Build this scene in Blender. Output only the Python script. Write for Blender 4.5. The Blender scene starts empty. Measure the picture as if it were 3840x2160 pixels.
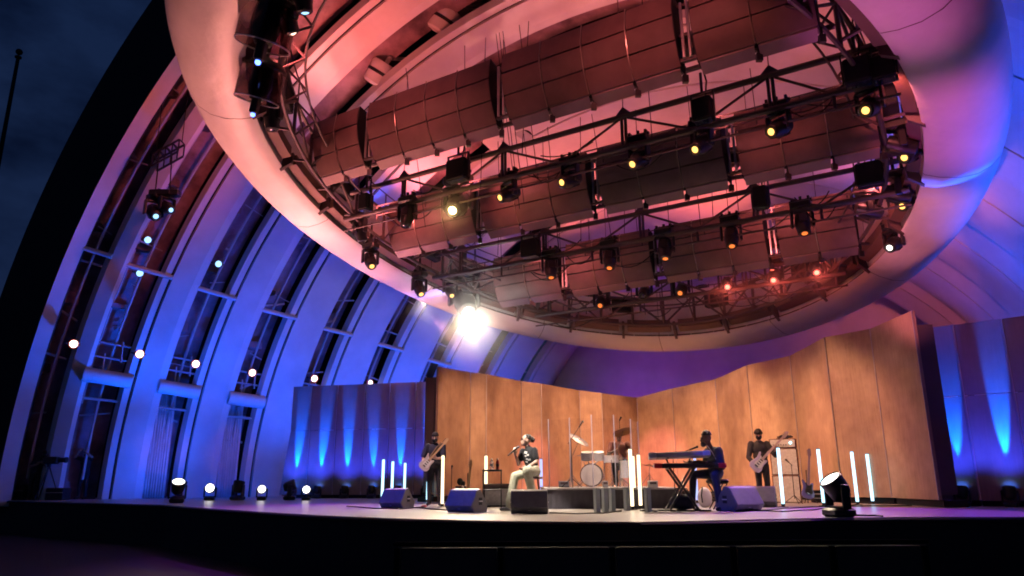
import bpy, math, random
import numpy as np
from mathutils import Vector, Matrix
random.seed(7)
R = math.radians
scn = bpy.context.scene
col = scn.collection

# ---------------------------------------------------------------- camera
F, PITCH, ROLL, CH = 2747.2, R(14.658), R(.29), .6
cam = bpy.data.cameras.new('camera'); cob = bpy.data.objects.new('camera', cam); col.objects.link(cob)
cam.sensor_width = 36; cam.lens = F/3840*36; cam.clip_start = .05; cam.clip_end = 5000
cR = Vector((1, 0, 0)); cU = Vector((0, -math.sin(PITCH), math.cos(PITCH))); cF = Vector((0, math.cos(PITCH), math.sin(PITCH)))
rx = cR*math.cos(ROLL)-cU*math.sin(ROLL); ux = cR*math.sin(ROLL)+cU*math.cos(ROLL)
cob.matrix_world = Matrix(((rx.x, ux.x, -cF.x, 0), (rx.y, ux.y, -cF.y, 0), (rx.z, ux.z, -cF.z, CH), (0, 0, 0, 1)))
scn.camera = cob

# ---------------------------------------------------------------- world: dusk sky with clouds
w = bpy.data.worlds.new('World'); scn.world = w; w.use_nodes = True
nt = w.node_tree; nt.nodes.clear()
out = nt.nodes.new('ShaderNodeOutputWorld'); bg = nt.nodes.new('ShaderNodeBackground')
sky = nt.nodes.new('ShaderNodeTexSky'); sky.sky_type = 'NISHITA'; sky.sun_disc = False
sky.sun_elevation = R(-3.5); sky.sun_rotation = R(200); sky.altitude = 100
tc = nt.nodes.new('ShaderNodeTexCoord'); mp = nt.nodes.new('ShaderNodeMapping'); mp.inputs['Scale'].default_value = (1, 1, 2.2)
nz = nt.nodes.new('ShaderNodeTexNoise'); nz.inputs['Scale'].default_value = 5.5; nz.inputs['Detail'].default_value = 6; nz.inputs['Roughness'].default_value = .55
rp = nt.nodes.new('ShaderNodeValToRGB'); rp.color_ramp.elements[0].position = .42; rp.color_ramp.elements[1].position = .66
rp.color_ramp.elements[0].color = (1, 1, 1, 1); rp.color_ramp.elements[1].color = (.34, .36, .42, 1)
hs = nt.nodes.new('ShaderNodeMix'); hs.data_type = 'RGBA'; hs.blend_type = 'MULTIPLY'; hs.inputs[0].default_value = 1
tint = nt.nodes.new('ShaderNodeMix'); tint.data_type = 'RGBA'; tint.blend_type = 'MIX'; tint.inputs[0].default_value = .55
tint.inputs[7].default_value = (.06, .17, .60, 1)
L = nt.links.new
L(tc.outputs['Generated'], mp.inputs['Vector']); L(mp.outputs[0], nz.inputs['Vector']); L(nz.outputs['Fac'], rp.inputs[0])
L(sky.outputs[0], tint.inputs[6]); L(tint.outputs[2], hs.inputs[6]); L(rp.outputs[0], hs.inputs[7]); L(hs.outputs[2], bg.inputs['Color'])
bg.inputs['Strength'].default_value = .15; L(bg.outputs[0], out.inputs['Surface'])
scn.view_settings.view_transform = 'Standard'; scn.view_settings.look = 'None'; scn.view_settings.gamma = 1
scn.view_settings.use_curve_mapping = False; scn.view_settings.exposure = 0
scn.cycles.use_denoising = True; scn.cycles.use_adaptive_sampling = True; scn.cycles.adaptive_threshold = .02; scn.cycles.light_sampling_threshold = .03; scn.cycles.max_bounces = 4; scn.cycles.diffuse_bounces = 2; scn.cycles.glossy_bounces = 2
scn.cycles.transparent_max_bounces = 12; scn.cycles.sample_clamp_indirect = 4; scn.cycles.blur_glossy = 1
scn.cycles.filter_width = 1.85; scn.cycles.caustics_reflective = False; scn.cycles.caustics_refractive = False

# ---------------------------------------------------------------- geometry of the place
def V(*a): return Vector(a)
PHI = R(32.218)
G = V(math.sin(PHI), math.cos(PHI), 0)          # into the shell, along its axis
N = V(math.cos(PHI), -math.sin(PHI), 0)         # across the stage, to the right
ZU = V(0, 0, 1)
SC0 = V(11.769, 36, 0)
def ray(u, v):
    x, y = (u-1920)/F, (1080-v)/F
    return rx*x + ux*y + cF
def onz(u, v, z=0.):                              # the point of a sight line at height z
    d = ray(u, v); k = (z-CH)/d.z
    return V(0, 0, CH)+d*k
def onY(u, v, Y):                                 # the point of a sight line at distance Y
    d = ray(u, v); return V(0, 0, CH)+d*(Y/d.y)
def atY(u, Y, z=0.):                              # point at distance Y and height z, seen in column u
    p = V(0, Y, z-CH)
    zc, yc = p.dot(cF), p.dot(cU)
    xx = ((u-1920)/F+yc/zc*math.sin(ROLL))/math.cos(ROLL)
    return V(xx*zc, Y, z)
def onplane(u, v, P, n):
    d = ray(u, v); o = V(0, 0, CH); return o+d*((P-o).dot(n)/d.dot(n))
# canopy ring frame
RC = SC0-G*19.776+N*.948+ZU*8.0; RT = math.tan(.232); RA, RB = 8.1, 9.4
def RP(x, y, dz=0.): return RC+N*x+G*y+ZU*(dz-y*RT)
RN = N.cross(G-ZU*RT)
def onring(u, v, dz=0.):
    P = onplane(u, v, RC+ZU*dz, RN); D = P-RC
    return D.dot(N), D.dot(G)

# ---------------------------------------------------------------- materials
MATS = {}
def mat(name, c, rough=.6, metal=0., var=.12, scale=3., bump=0., bscale=40., spec=.5, emit=None, es=0., coat=0.):
    if name in MATS: return MATS[name]
    m = bpy.data.materials.new(name); m.use_nodes = True; t = m.node_tree; b = t.nodes['Principled BSDF']
    b.inputs['Roughness'].default_value = rough; b.inputs['Metallic'].default_value = metal
    b.inputs['Specular IOR Level'].default_value = spec; b.inputs['Coat Weight'].default_value = coat
    b.inputs['Base Color'].default_value = (*c, 1)
    if var > 0:
        co = t.nodes.new('ShaderNodeTexCoord'); n1 = t.nodes.new('ShaderNodeTexNoise'); n1.inputs['Scale'].default_value = scale
        n1.inputs['Detail'].default_value = 6; n1.inputs['Roughness'].default_value = .6
        mr = t.nodes.new('ShaderNodeMapRange'); mr.inputs[1].default_value = .3; mr.inputs[2].default_value = .7
        mr.inputs[3].default_value = 1-var; mr.inputs[4].default_value = 1+var
        mx = t.nodes.new('ShaderNodeMix'); mx.data_type = 'RGBA'; mx.blend_type = 'MULTIPLY'; mx.inputs[0].default_value = 1
        mx.inputs[6].default_value = (*c, 1)
        t.links.new(co.outputs['Object'], n1.inputs['Vector']); t.links.new(n1.outputs['Fac'], mr.inputs[0])
        t.links.new(mr.outputs[0], mx.inputs[7]); t.links.new(mx.outputs[2], b.inputs['Base Color'])
        if bump > 0:
            n2 = t.nodes.new('ShaderNodeTexNoise'); n2.inputs['Scale'].default_value = bscale; n2.inputs['Detail'].default_value = 4
            bp = t.nodes.new('ShaderNodeBump'); bp.inputs['Strength'].default_value = bump; bp.inputs['Distance'].default_value = .02
            t.links.new(co.outputs['Object'], n2.inputs['Vector']); t.links.new(n2.outputs['Fac'], bp.inputs['Height']); t.links.new(bp.outputs[0], b.inputs['Normal'])
    if emit:
        b.inputs['Emission Color'].default_value = (*emit, 1); b.inputs['Emission Strength'].default_value = es
    MATS[name] = m; return m
M_white = mat('shell_white_paint', (.64, .63, .62), .6, var=.10, scale=.9, bump=.12, bscale=2)
M_ringw = mat('ring_white_skin', (.70, .66, .64), .45, var=.09, scale=.8, bump=.7, bscale=1.5)
[setattr(n_.inputs['Distance'], 'default_value', .07) for n_ in M_ringw.node_tree.nodes if n_.type == 'BUMP']
M_front = mat('shell_front_dark', (.012, .012, .014), .8, var=.2)
M_gap = mat('gap_dark_lining', (.26, .17, .19), .9, var=.7, scale=.8, bump=.4, bscale=3)
M_pipe = mat('grey_pipe', (.42, .40, .40), .5, .1)
M_steel = mat('dark_steel', (.10, .07, .07), .55, .3, scale=2)
M_black = mat('black_plastic', (.015, .015, .016), .42, scale=6)
M_black2 = mat('matt_black', (.01, .01, .011), .8, scale=6)
M_louver = mat('louver_panel', (.155, .10, .09), .5, var=.28, scale=1.2, spec=.3)
M_louver2 = mat('louver_flap', (.22, .14, .15), .5, var=.2, scale=1.2)
M_fascia = mat('ring_fascia', (.14, .08, .06), .6, var=.2, scale=1)
M_alu = mat('aluminium', (.55, .54, .52), .35, .8, var=.1)
M_grey = mat('grey_metal', (.32, .33, .34), .5, .2, var=.1)

# ---------------------------------------------------------------- mesh helpers
class MB:
    def __init__(s): s.v = []; s.f = []; s.m = []; s.cur = 0
    def add(s, vs, fs):
        o = len(s.v); s.v += [tuple(p) for p in vs]; s.f += [tuple(i+o for i in f) for f in fs]; s.m += [s.cur]*len(fs)
    def hexa(s, p):                                # 8 corners: bottom loop 0-3, top loop 4-7
        s.add(p, [(3, 2, 1, 0), (4, 5, 6, 7), (0, 1, 5, 4), (1, 2, 6, 5), (2, 3, 7, 6), (3, 0, 4, 7)])
    def box(s, c, d, rot=None):
        c = Vector(c); x, y, z = d[0]/2, d[1]/2, d[2]/2
        p = [V(-x, -y, -z), V(x, -y, -z), V(x, y, -z), V(-x, y, -z), V(-x, -y, z), V(x, -y, z), V(x, y, z), V(-x, y, z)]
        if rot is not None: p = [rot @ q for q in p]
        s.hexa([q+c for q in p])
    def bbox(s, c, d, b=.01, rot=None):            # box with chamfered vertical and horizontal edges
        x, y, z = d[0]/2, d[1]/2, d[2]/2; c = Vector(c); ps = []
        rings = [(z-0, b), (z-b, 0), (-(z-b), 0), (-z, b)]
        for zz, i in rings:
            X, Y = x-i, y-i
            for px, py in ((X-b, -Y), (X, -Y+b), (X, Y-b), (X-b, Y), (-X+b, Y), (-X, Y-b), (-X, -Y+b), (-X+b, -Y)): ps.append(V(px, py, zz))
        if rot is not None: ps = [rot @ q for q in ps]
        fs = [tuple(range(8)), tuple(reversed(range(24, 32)))]
        for r_ in range(3):
            for i in range(8): j = (i+1) % 8; fs.append((r_*8+i, r_*8+8+i, r_*8+8+j, r_*8+j))
        s.add([q+c for q in ps], fs)
    def cyl(s, a, b, r0, r1=None, n=10, caps=True):
        a, b = Vector(a), Vector(b); r1 = r0 if r1 is None else r1
        d = (b-a); 
        if d.length < 1e-9: return
        d.normalize(); t = d.orthogonal().normalized(); q = d.cross(t)
        vs = []
        for P, r in ((a, r0), (b, r1)):
            for i in range(n): an = 2*math.pi*i/n; vs.append(P+(t*math.cos(an)+q*math.sin(an))*r)
        fs = [(i, (i+1) % n, n+(i+1) % n, n+i) for i in range(n)]
        if caps: fs += [tuple(reversed(range(n))), tuple(range(n, 2*n))]
        s.add(vs, fs)
    def tube(s, pts, r, n=8):
        pts = [Vector(p) for p in pts]; rs = r if isinstance(r, (list, tuple)) else [r]*len(pts)
        vs = []; t = None
        for i, P in enumerate(pts):
            d = (pts[min(i+1, len(pts)-1)]-pts[max(i-1, 0)]).normalized()
            t = d.orthogonal().normalized() if t is None else (t-d*t.dot(d)).normalized()
            q = d.cross(t)
            for k in range(n): an = 2*math.pi*k/n; vs.append(P+(t*math.cos(an)+q*math.sin(an))*rs[i])
        fs = []
        for i in range(len(pts)-1):
            for k in range(n): j = (k+1) % n; fs.append((i*n+k, i*n+j, i*n+n+j, i*n+n+k))
        fs += [tuple(reversed(range(n))), tuple(range((len(pts)-1)*n, len(pts)*n))]
        s.add(vs, fs)
    def lathe(s, prof, c=(0, 0, 0), axis=ZU, n=20, caps=True):
        c = Vector(c); d = Vector(axis).normalized(); t = d.orthogonal().normalized(); q = d.cross(t); vs = []
        for r, h in prof:
            for i in range(n): an = 2*math.pi*i/n; vs.append(c+d*h+(t*math.cos(an)+q*math.sin(an))*r)
        fs = []
        for k in range(len(prof)-1):
            for i in range(n): j = (i+1) % n; fs.append((k*n+i, k*n+j, k*n+n+j, k*n+n+i))
        if caps and prof[0][0] > 1e-4: fs.append(tuple(reversed(range(n))))
        if caps and prof[-1][0] > 1e-4: fs.append(tuple(range((len(prof)-1)*n, len(prof)*n)))
        s.add(vs, fs)
    def sphere(s, c, r, n=12, m=8, sc=(1, 1, 1), rot=None):
        c = Vector(c); vs = [V(0, 0, -r*sc[2])]
        for k in range(1, m):
            a = -math.pi/2+math.pi*k/m
            for i in range(n): b = 2*math.pi*i/n; vs.append(V(r*sc[0]*math.cos(a)*math.cos(b), r*sc[1]*math.cos(a)*math.sin(b), r*sc[2]*math.sin(a)))
        vs.append(V(0, 0, r*sc[2])); e = len(vs)-1
        if rot is not None: vs = [rot @ q for q in vs]
        fs = [(0, 1+(i+1) % n, 1+i) for i in range(n)]
        for k in range(m-2):
            for i in range(n): j = (i+1) % n; fs.append((1+k*n+i, 1+k*n+j, 1+k*n+n+j, 1+k*n+n+i))
        b = 1+(m-2)*n; fs += [(b+i, b+(i+1) % n, e) for i in range(n)]
        s.add([q+c for q in vs], fs)
    def prism(s, poly, off):                        # flat polygon (3D points) extruded by off
        n = len(poly); off = Vector(off); p = [Vector(q) for q in poly]
        s.add(p+[q+off for q in p], [tuple(reversed(range(n))), tuple(range(n, 2*n))]+[(i, (i+1) % n, n+(i+1) % n, n+i) for i in range(n)])
    def grid(s, rows):                              # rows of points -> quads
        n = len(rows[0]); vs = [p for r_ in rows for p in r_]
        s.add(vs, [(i*n+j, i*n+j+1, i*n+n+j+1, i*n+n+j) for i in range(len(rows)-1) for j in range(n-1)])
    def mesh(s, name, mats, smooth=False, angle=35):
        me = bpy.data.meshes.new(name); me.from_pydata(s.v, [], s.f)
        for m in (mats if isinstance(mats, (list, tuple)) else [mats]): me.materials.append(m)
        if any(s.m): me.polygons.foreach_set('material_index', s.m)
        if smooth:
            me.polygons.foreach_set('use_smooth', [True]*len(me.polygons))
            try: me.set_sharp_from_angle(angle=R(angle))
            except Exception: pass
        me.update(); return me
    def build(s, name, mats, parent=None, smooth=False, angle=35):
        return obj(name, s.mesh(name, mats, smooth, angle), parent)
def obj(name, me, parent=None):
    o = bpy.data.objects.new(name, me); col.objects.link(o)
    if parent is not None: o.parent = parent
    return o
def tag(o, label=None, cat=None, group=None, kind=None):
    if label: o['label'] = label
    if cat: o['category'] = cat
    if group: o['group'] = group
    if kind: o['kind'] = kind
    return o
def thing(name, label, cat, loc=(0, 0, 0), rz=0., group=None):
    o = bpy.data.objects.new(name, None); col.objects.link(o); o.location = loc; o.rotation_euler = (0, 0, rz); o.empty_display_size = .2
    return tag(o, label, cat, group)
ORD = ['leftmost', 'second', 'third', 'fourth', 'fifth', 'sixth', 'seventh', 'eighth', 'ninth', 'tenth', 'eleventh', 'twelfth']
def nth(i, n, tail='from left'):
    return 'leftmost' if i == 0 else ('rightmost' if i == n-1 else ORD[i]+' '+tail)
def spot(name, loc, target, energy, color, angle=40, blend=.6, size=.15, parent=None):
    l = bpy.data.lights.new(name, 'SPOT'); l.energy = energy; l.color = color; l.spot_size = R(angle); l.spot_blend = blend; l.shadow_soft_size = size
    o = bpy.data.objects.new(name, l); col.objects.link(o); loc = Vector(loc)
    q = (Vector(target)-loc).to_track_quat('-Z', 'Y')
    o.matrix_world = Matrix.Translation(loc) @ q.to_matrix().to_4x4()
    if parent is not None:
        o.parent = parent; o.matrix_parent_inverse = parent.matrix_world.inverted()
    return o
BLUE = (.0, .085, 1.); PINK = (1., .16, .13); ROSE = (1., .26, .30); AMBER = (1., .50, .28); WARM = (1., .78, .55); PURP = (.45, .10, 1.); VIOLET = (.52, .06, .95)

# ---------------------------------------------------------------- the band shell
ARC = [(23.935, 18.977), (22.864, 17.899), (20.654, 16.767), (18.464, 15.633), (15.986, 14.768), (13.369, 14.068), (10.988, 13.1), (8.299, 12.217), (5.902, 11.336), (4.531, 10.493)]
QZ = .962
def SP(s, r, th, dr=0.):                             # point of the shell: axis distance s, radius r, angle th from the left floor
    rr = r+dr
    return SC0-G*s-N*(rr*math.cos(th))+ZU*(QZ*rr*math.sin(th)-.19)
shell = thing('band_shell', 'white concert band shell of nested arches lit blue and rose', 'band shell')
def arc_strip(mb, a, b, t0=0., t1=math.pi, n=64, dr=(0., 0.)):
    mb.grid([[SP(a[0], a[1], t0+(t1-t0)*i/n, dr[0]) for i in range(n+1)], [SP(b[0], b[1], t0+(t1-t0)*i/n, dr[1]) for i in range(n+1)]])
def lerp(a, b, t): return (a[0]+(b[0]-a[0])*t, a[1]+(b[1]-a[1])*t)
def solid_band(name, prof, material, t0, t1, n=72):   # closed profile [(s,r)] swept round the arch
    mb = MB(); k = len(prof); rows = []
    for i in range(n+1):
        th = t0+(t1-t0)*i/n; rows.append([SP(s_, r_, th) for s_, r_ in prof])
    vs = [p for r_ in rows for p in r_]; fs = []
    for i in range(n):
        for j in range(k): jj = (j+1) % k; fs.append((i*k+j, i*k+jj, i*k+k+jj, i*k+k+j))
    fs += [tuple(reversed(range(k))), tuple(range(n*k, n*k+k))]
    mb.add(vs, fs); return mb.build(name, material, shell, True, 25)
TH0 = 0.
# front arch: dark face, pale soffit
s0, r0 = ARC[0]
solid_band('front_arch', [(s0+.42, r0+.14), (s0+.6, r0+3.35), (s0-.1, r0+3.4), (s0-.2, r0+.3)], M_front, TH0, math.pi)
solid_band('arch_soffit', [(s0+.46, r0+.12), (s0, r0), (s0, r0+.1), (s0+.40, r0+.2)], M_white, TH0, math.pi)
FILL0 = 1.27
for k in range(1, 10):
    FILL0 = 1.8 if k < 5 else 1.2
    a, b = ARC[k-1], ARC[k]; g0 = (0, .62, .50, .45, .41, .38, .35, .32, .30, .28)[k]
    p0, p1, p2, p3 = lerp(a, b, g0), lerp(a, b, g0+.085), lerp(a, b, g0+.125), b
    if k > 1: solid_band('edge_band', [p0, p1, (p1[0], p1[1]+.25), (p0[0], p0[1]+.3)], M_white, TH0, FILL0)
    if k > 1: solid_band('groove', [(p1[0], p1[1]+.08), (p2[0], p2[1]+.08), (p2[0], p2[1]+.2), (p1[0], p1[1]+.2)], M_front, TH0, FILL0)
    else: p2 = p0
    lip = min(.22, .1*(a[0]-b[0])); bm = (b[0]+lip, b[1]+lip*.32)
    solid_band('arch_band', [p2, bm, (bm[0], bm[1]+.5), (p2[0], p2[1]+.35)], M_white, TH0, math.pi)
    solid_band('arch_lip', [bm, (b[0]-.03, b[1]), (b[0]-.03, b[1]+.5), (bm[0]-.02, bm[1]+.48)], M_white, TH0, math.pi)
    # dark lining behind the gap, closed white infill on the right-hand half
    solid_band('gap_lining', [(a[0]+.2, a[1]+.95), (p0[0]-.3, p0[1]+.95), (p0[0]-.3, p0[1]+1.05), (a[0]+.2, a[1]+1.05)], M_gap, TH0, FILL0+.02)
    solid_band('infill', [(a[0]+.0, a[1]+.09), (p2[0]+.07, p2[1]+.02), (p2[0]+.07, p2[1]+.2), (a[0], a[1]+.24)], M_white, FILL0, math.pi)
    solid_band('seam', [(p2[0]+.08, p2[1]+.05), (p2[0]-.01, p2[1]+.05), (p2[0]-.01, p2[1]+.12), (p2[0]+.08, p2[1]+.12)], M_front, FILL0, math.pi)
    # pipes in the gap
    pi_ = MB(); gm = lerp(a, b, g0*.62)
    pi_.tube([SP(gm[0], gm[1]+.45, .05+.9*i/20) for i in range(21)], .05, 6); pi_.build('conduit', M_pipe, shell, True)
    ri = MB(); gm2 = lerp(a, b, g0*.3)
    ri.tube([SP(gm2[0], gm2[1]+.7, .2+.7*i/16) for i in range(17)], .035, 6); ri.build('conduit', M_pipe, shell, True)
    for q in range(8):
        th = .18+.10*q+random.uniform(-.04, .04); e = MB(); f0 = random.choice((0, 0, .3, .5)); f1 = random.choice((1, 1, .6, .75))
        A, B = SP(a[0]-.05, a[1]+random.uniform(.3, .85), th), SP(p0[0], p0[1]+random.uniform(.3, .85), th+random.uniform(-.02, .04))
        A, B = A.lerp(B, f0), A.lerp(B, f1); e.cyl(A, B, random.choice((.02, .03, .045)), n=6); e.build('rung', M_pipe, shell)
    # flat shelves and plates inside the gap
    for q in range(5):
        th = .25+.14*q+.02*random.random(); e = MB()
        A = SP(lerp(a, b, g0*random.uniform(.2, .7))[0], a[1]+.75, th); e.bbox(A, (random.uniform(.3, .8), random.uniform(.4, .9), random.uniform(.15, .5)), .02, Matrix.Rotation(-PHI, 3, 'Z')); e.build('service_box', M_gap if q % 2 else M_steel, shell)
    # strut and beam bridging the gap
    e = MB(); A, B = SP(a[0]-.02, a[1]+.05, .50), SP(p2[0], p2[1]-.02, .505); e.cyl(A, B, .09, n=10); e.build('strut', M_white, shell, True)
    if k > 1:
        e = MB(); A, B = SP(a[0]+.1, a[1]+.1, .262), SP(p1[0], p1[1]+.05, .262); d = (B-A).normalized(); up = ZU
        e.cyl(A, B, .26, n=16); e.build('cross_beam', M_white, shell, True)
        e = MB(); A, B = SP(a[0], a[1]+.3, .213), SP(p0[0], p0[1]+.2, .215); e.cyl(A, B, .05, n=8); e.build('rail', M_pipe, shell)
        e = MB()
        for q in (0, 1):
            A, B = SP(a[0]-.1, a[1]+.3, .30+.03*q), SP(p0[0], p0[1]+.3, .302+.03*q); e.cyl(A, B, .035, n=6)
            P = A.lerp(B, .35+.4*q); e.cyl(P-ZU*.6, P+ZU*.15, .03, n=6)
        e.build('guard_rail', M_pipe, shell)
# back wall
bw = MB(); a = ARC[9]
n = 60; cen = SC0-G*(a[0]-.9)+ZU*-.19
vs = [SP(a[0]-.9, a[1]+.35, math.pi*i/n) for i in range(n+1)]
bw.prism(vs, G*.3); bw.build('back_wall', M_white, shell)
e = MB(); arc_strip(e, (a[0]-.03, a[1]+.3), (a[0]-.95, a[1]+.3)); e.build('back_reveal', M_white, shell, True)
# outer skin so no light leaks in from behind
e = MB()
arc_strip(e, (ARC[0][0], ARC[0][1]+3.2), (ARC[9][0]-.7, ARC[9][1]+2.2)); e.build('outer_skin', M_front, shell, True)

# ---------------------------------------------------------------- stage and ground
M_floor = mat('stage_floor', (.40, .385, .37), .30, var=.10, scale=1.4, bump=.05, bscale=30)
M_fasc = mat('stage_fascia', (.012, .011, .013), .55, var=.3)
M_ground = mat('ground', (.004, .004, .0045), .9, var=.3, scale=.4)
edge = [V(-19, 27.2, 0), V(-16, 25, 0), V(-13, 22.8, 0)]+[onz(u, v) for u, v in ((620, 1893), (780, 1906), (960, 1918), (1130, 1928), (1300, 1937), (1560, 1946), (1860, 1953), (2130, 1956), (2400, 1957), (2700, 1951), (2950, 1945), (3150, 1941), (3400, 1938), (3840, 1938))]+[V(11, 11.4, 0), V(15, 11.2, 0), V(21, 12, 0)]
sf = MB(); top = edge+[V(27, 22, 0), V(22, 46, 0), V(-12, 46, 0), V(-24, 33, 0)]
sf.prism([p-ZU*.08 for p in top], ZU*.08); tag(sf.build('stage', M_floor), kind='structure')
fs_ = MB(); fs_.grid([[p-ZU*.06+V(0, .05, 0) for p in edge], [p-ZU*1.05+V(0, .05, 0) for p in edge]])
tag(fs_.build('stage_front', M_fasc), kind='structure')
fb = MB()
for i in range(len(edge)-1):                      # thin nosing along the lip of the stage
    a, b = edge[i], edge[i+1]; fb.cyl(a-ZU*.045+V(0, -.005, 0), b-ZU*.045+V(0, -.005, 0), .035, n=6)
tag(fb.build('stage_nosing', M_fasc), kind='structure')
gd = MB(); gd.box((0, 300, -1.1), (1600, 1400, .1)); tag(gd.build('ground', M_ground), kind='structure')
# dark hillside beyond the shell
hl = MB(); rows = []
for j in range(9):
    rows.append([V(-260+i*8, 90+j*16, -1.06+ (0 if j in (0,) else (20*math.sin(min(1, j/5)*math.pi/2)*(1+.12*math.sin(i*.9+j)+.08*math.sin(i*2.3))))) for i in range(34)])
hl.grid(rows); tag(hl.build('hillside', mat('hill_scrub', (.02, .026, .018), .95, var=.4, scale=.2), smooth=True), kind='structure')
# box partition wall in front of the stage
bp = thing('box_partition', 'dark low timber partition of framed panels in front of the stage', 'partition', (0, 0, 0))
M_part = mat('partition_wood', (.07, .042, .034), .7, var=.3, scale=2); M_partr = mat('partition_rail', (.006, .005, .008), 1., spec=.0)
PY = 6.6
xs = [atY(u, PY, 0).x for u in (1490, 1878, 2296, 2750, 3120, 3465)]; zt = onY(1900, 2043, PY).z
for i in range(5):
    e = MB(); e.bbox(((xs[i]+xs[i+1])/2, PY, zt-.49), (xs[i+1]-xs[i]-.06, .03, .94), .006); e.build('panel', M_part, bp)
for x in xs:
    e = MB(); e.bbox((x, PY, (zt-1.05)/2-.02), (.045, .06, zt+1.05), .006); e.build('post', M_partr, bp)
e = MB(); e.bbox(((xs[0]+xs[-1])/2, PY-.01, zt+.012), (xs[-1]-xs[0]+.06, .09, .03), .008); e.build('rail', M_partr, bp)
# flag pole
pt = onY(72, 195, 34); fp = thing('flagpole', 'thin dark pole with a ball finial against the dusk sky', 'pole', (pt.x, pt.y, -1.05))
e = MB(); e.cyl((0, 0, 0), (0, 0, pt.z+.75), .16, .085, 12); e.build('pole', M_black2, fp, True)
e = MB(); e.sphere((0, 0, pt.z+1.05), .17); e.cyl((0, 0, pt.z+.7), (0, 0, pt.z+.78), .16, n=12); e.build('finial', M_black2, fp, True)

# ---------------------------------------------------------------- canopy ring
ring = thing('canopy_ring', 'huge pale elliptical canopy ring hanging above the stage', 'canopy ring', (0, 0, 0))
def ell(ph, off=0., dz=0.):
    x, y = RA*math.cos(ph), RB*math.sin(ph)
    nx, ny = math.cos(ph)/RA, math.sin(ph)/RB; l = math.hypot(nx, ny)
    return RP(x+nx/l*off, y+ny/l*off, dz)
prof = [(0, .02), (.04, -.03), (.34, -.13), (.74, -.19), (1.10, -.14), (1.40, .02), (1.62, .26), (1.74, .56), (1.76, .86), (1.68, 1.16), (1.48, 1.44), (1.15, 1.66), (.6, 1.8), (.2, 1.84), (.06, 1.7), (.06, .1)]
NS = 12
for sgm in range(NS):                                # twelve joined skin segments, thin joints between them
    e = MB(); a0, a1 = 2*math.pi*sgm/NS+.0012+.2, 2*math.pi*(sgm+1)/NS-.0012+.2; n = 16; k = len(prof)
    rows = [[ell(a0+(a1-a0)*i/n, o, d) for o, d in prof] for i in range(n+1)]
    vs = [p for r_ in rows for p in r_]
    e.add(vs, [(i*k+j, i*k+k+j, i*k+k+(j+1) % k, i*k+(j+1) % k) for i in range(n) for j in range(k)])
    e.build('skin_segment', M_ringw, ring, True, 40)
e = MB(); n = 120; k = 10
sp2 = [(o*.985+.008, d*.985+.012) for o, d in prof]
rows = [[ell(2*math.pi*i/n, o, d) for o, d in sp2] for i in range(n+1)]; k = len(sp2)
e.add([p for r_ in rows for p in r_], [(i*k+j, i*k+k+j, i*k+k+(j+1) % k, i*k+(j+1) % k) for i in range(n) for j in range(k)])
e.build('core', M_fascia, ring, True)
NB = 26
for i in range(NB):                                  # inner fascia boards and gusset brackets
    a0, a1 = 2*math.pi*i/NB+.02, 2*math.pi*(i+1)/NB-.02; e = MB(); m = 4
    pr = [(-.03, .16), (-.30, .24), (-.30, .52), (-.03, .48)]
    rows = [[ell(a0+(a1-a0)*q/m, o, d) for o, d in pr] for q in range(m+1)]
    e.add([p for r_ in rows for p in r_], [(q*4+j, q*4+4+j, q*4+4+(j+1) % 4, q*4+(j+1) % 4) for q in range(m) for j in range(4)]+[(3, 2, 1, 0), (m*4, m*4+1, m*4+2, m*4+3)])
    e.build('fascia_board', M_fascia, ring)
    c = 2*math.pi*i/NB; e = MB()
    A, B, C_, D_ = ell(c, .07, -.075), ell(c, -.26, .14), ell(c, -.30, .45), ell(c, -.02, .3)
    t = (ell(c+.01)-ell(c-.01)).normalized(); e.prism([A-t*.05, B-t*.05, C_-t*.05, D_-t*.05], t*.10); e.build('bracket', M_steel, ring)
# perimeter truss inside the ring
pt_ = thing('perimeter_truss', 'dark steel lattice truss running round inside the canopy ring', 'truss')
NP = 40
for dz, off, r_ in ((.15, -.75, .055), (1.15, -.75, .055), (.62, -1.3, .03), (1.75, -.8, .02)):
    e = MB(); e.tube([ell(2*math.pi*i/96, off, dz) for i in range(97)], r_, 6); e.build('chord', M_steel, pt_, True)
for i in range(NP):
    c, c2 = 2*math.pi*i/NP, 2*math.pi*(i+1)/NP; e = MB()
    e.cyl(ell(c, -.75, .15), ell(c, -.75, 1.15), .05, n=6)
    A, B = (.15, 1.15) if i % 2 else (1.15, .15)
    e.cyl(ell(c, -.75, A), ell(c2, -.75, B), .038, n=6); e.cyl(ell(c, -.75, .15), ell(c, -1.3, .62), .03, n=5); e.cyl(ell(c, -1.3, .62), ell(c, -.75, 1.15), .03, n=5)
    e.cyl(ell(c, -.8, 1.15), ell(c, -.8, 1.75), .022, n=5); e.cyl(ell(c, -.75, .3), ell(c, .02, .35), .045, n=5)
    e.build('web', M_steel, pt_)
    if i % 3 == 0:
        e = MB(); P = ell(c+.05, -.55, .95); tt = (ell(c+.06)-ell(c+.04)).normalized(); rr = Matrix((tt, tt.cross(ZU), ZU)).transposed()
        e.bbox(P, (.8, .35, .5), .03, rr); e.build('ballast_box', M_black2, pt_)
def xr(y):                                           # half width available inside the ring at y
    return RA*math.sqrt(max(.02, 1-(y/RB)**2))

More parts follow.
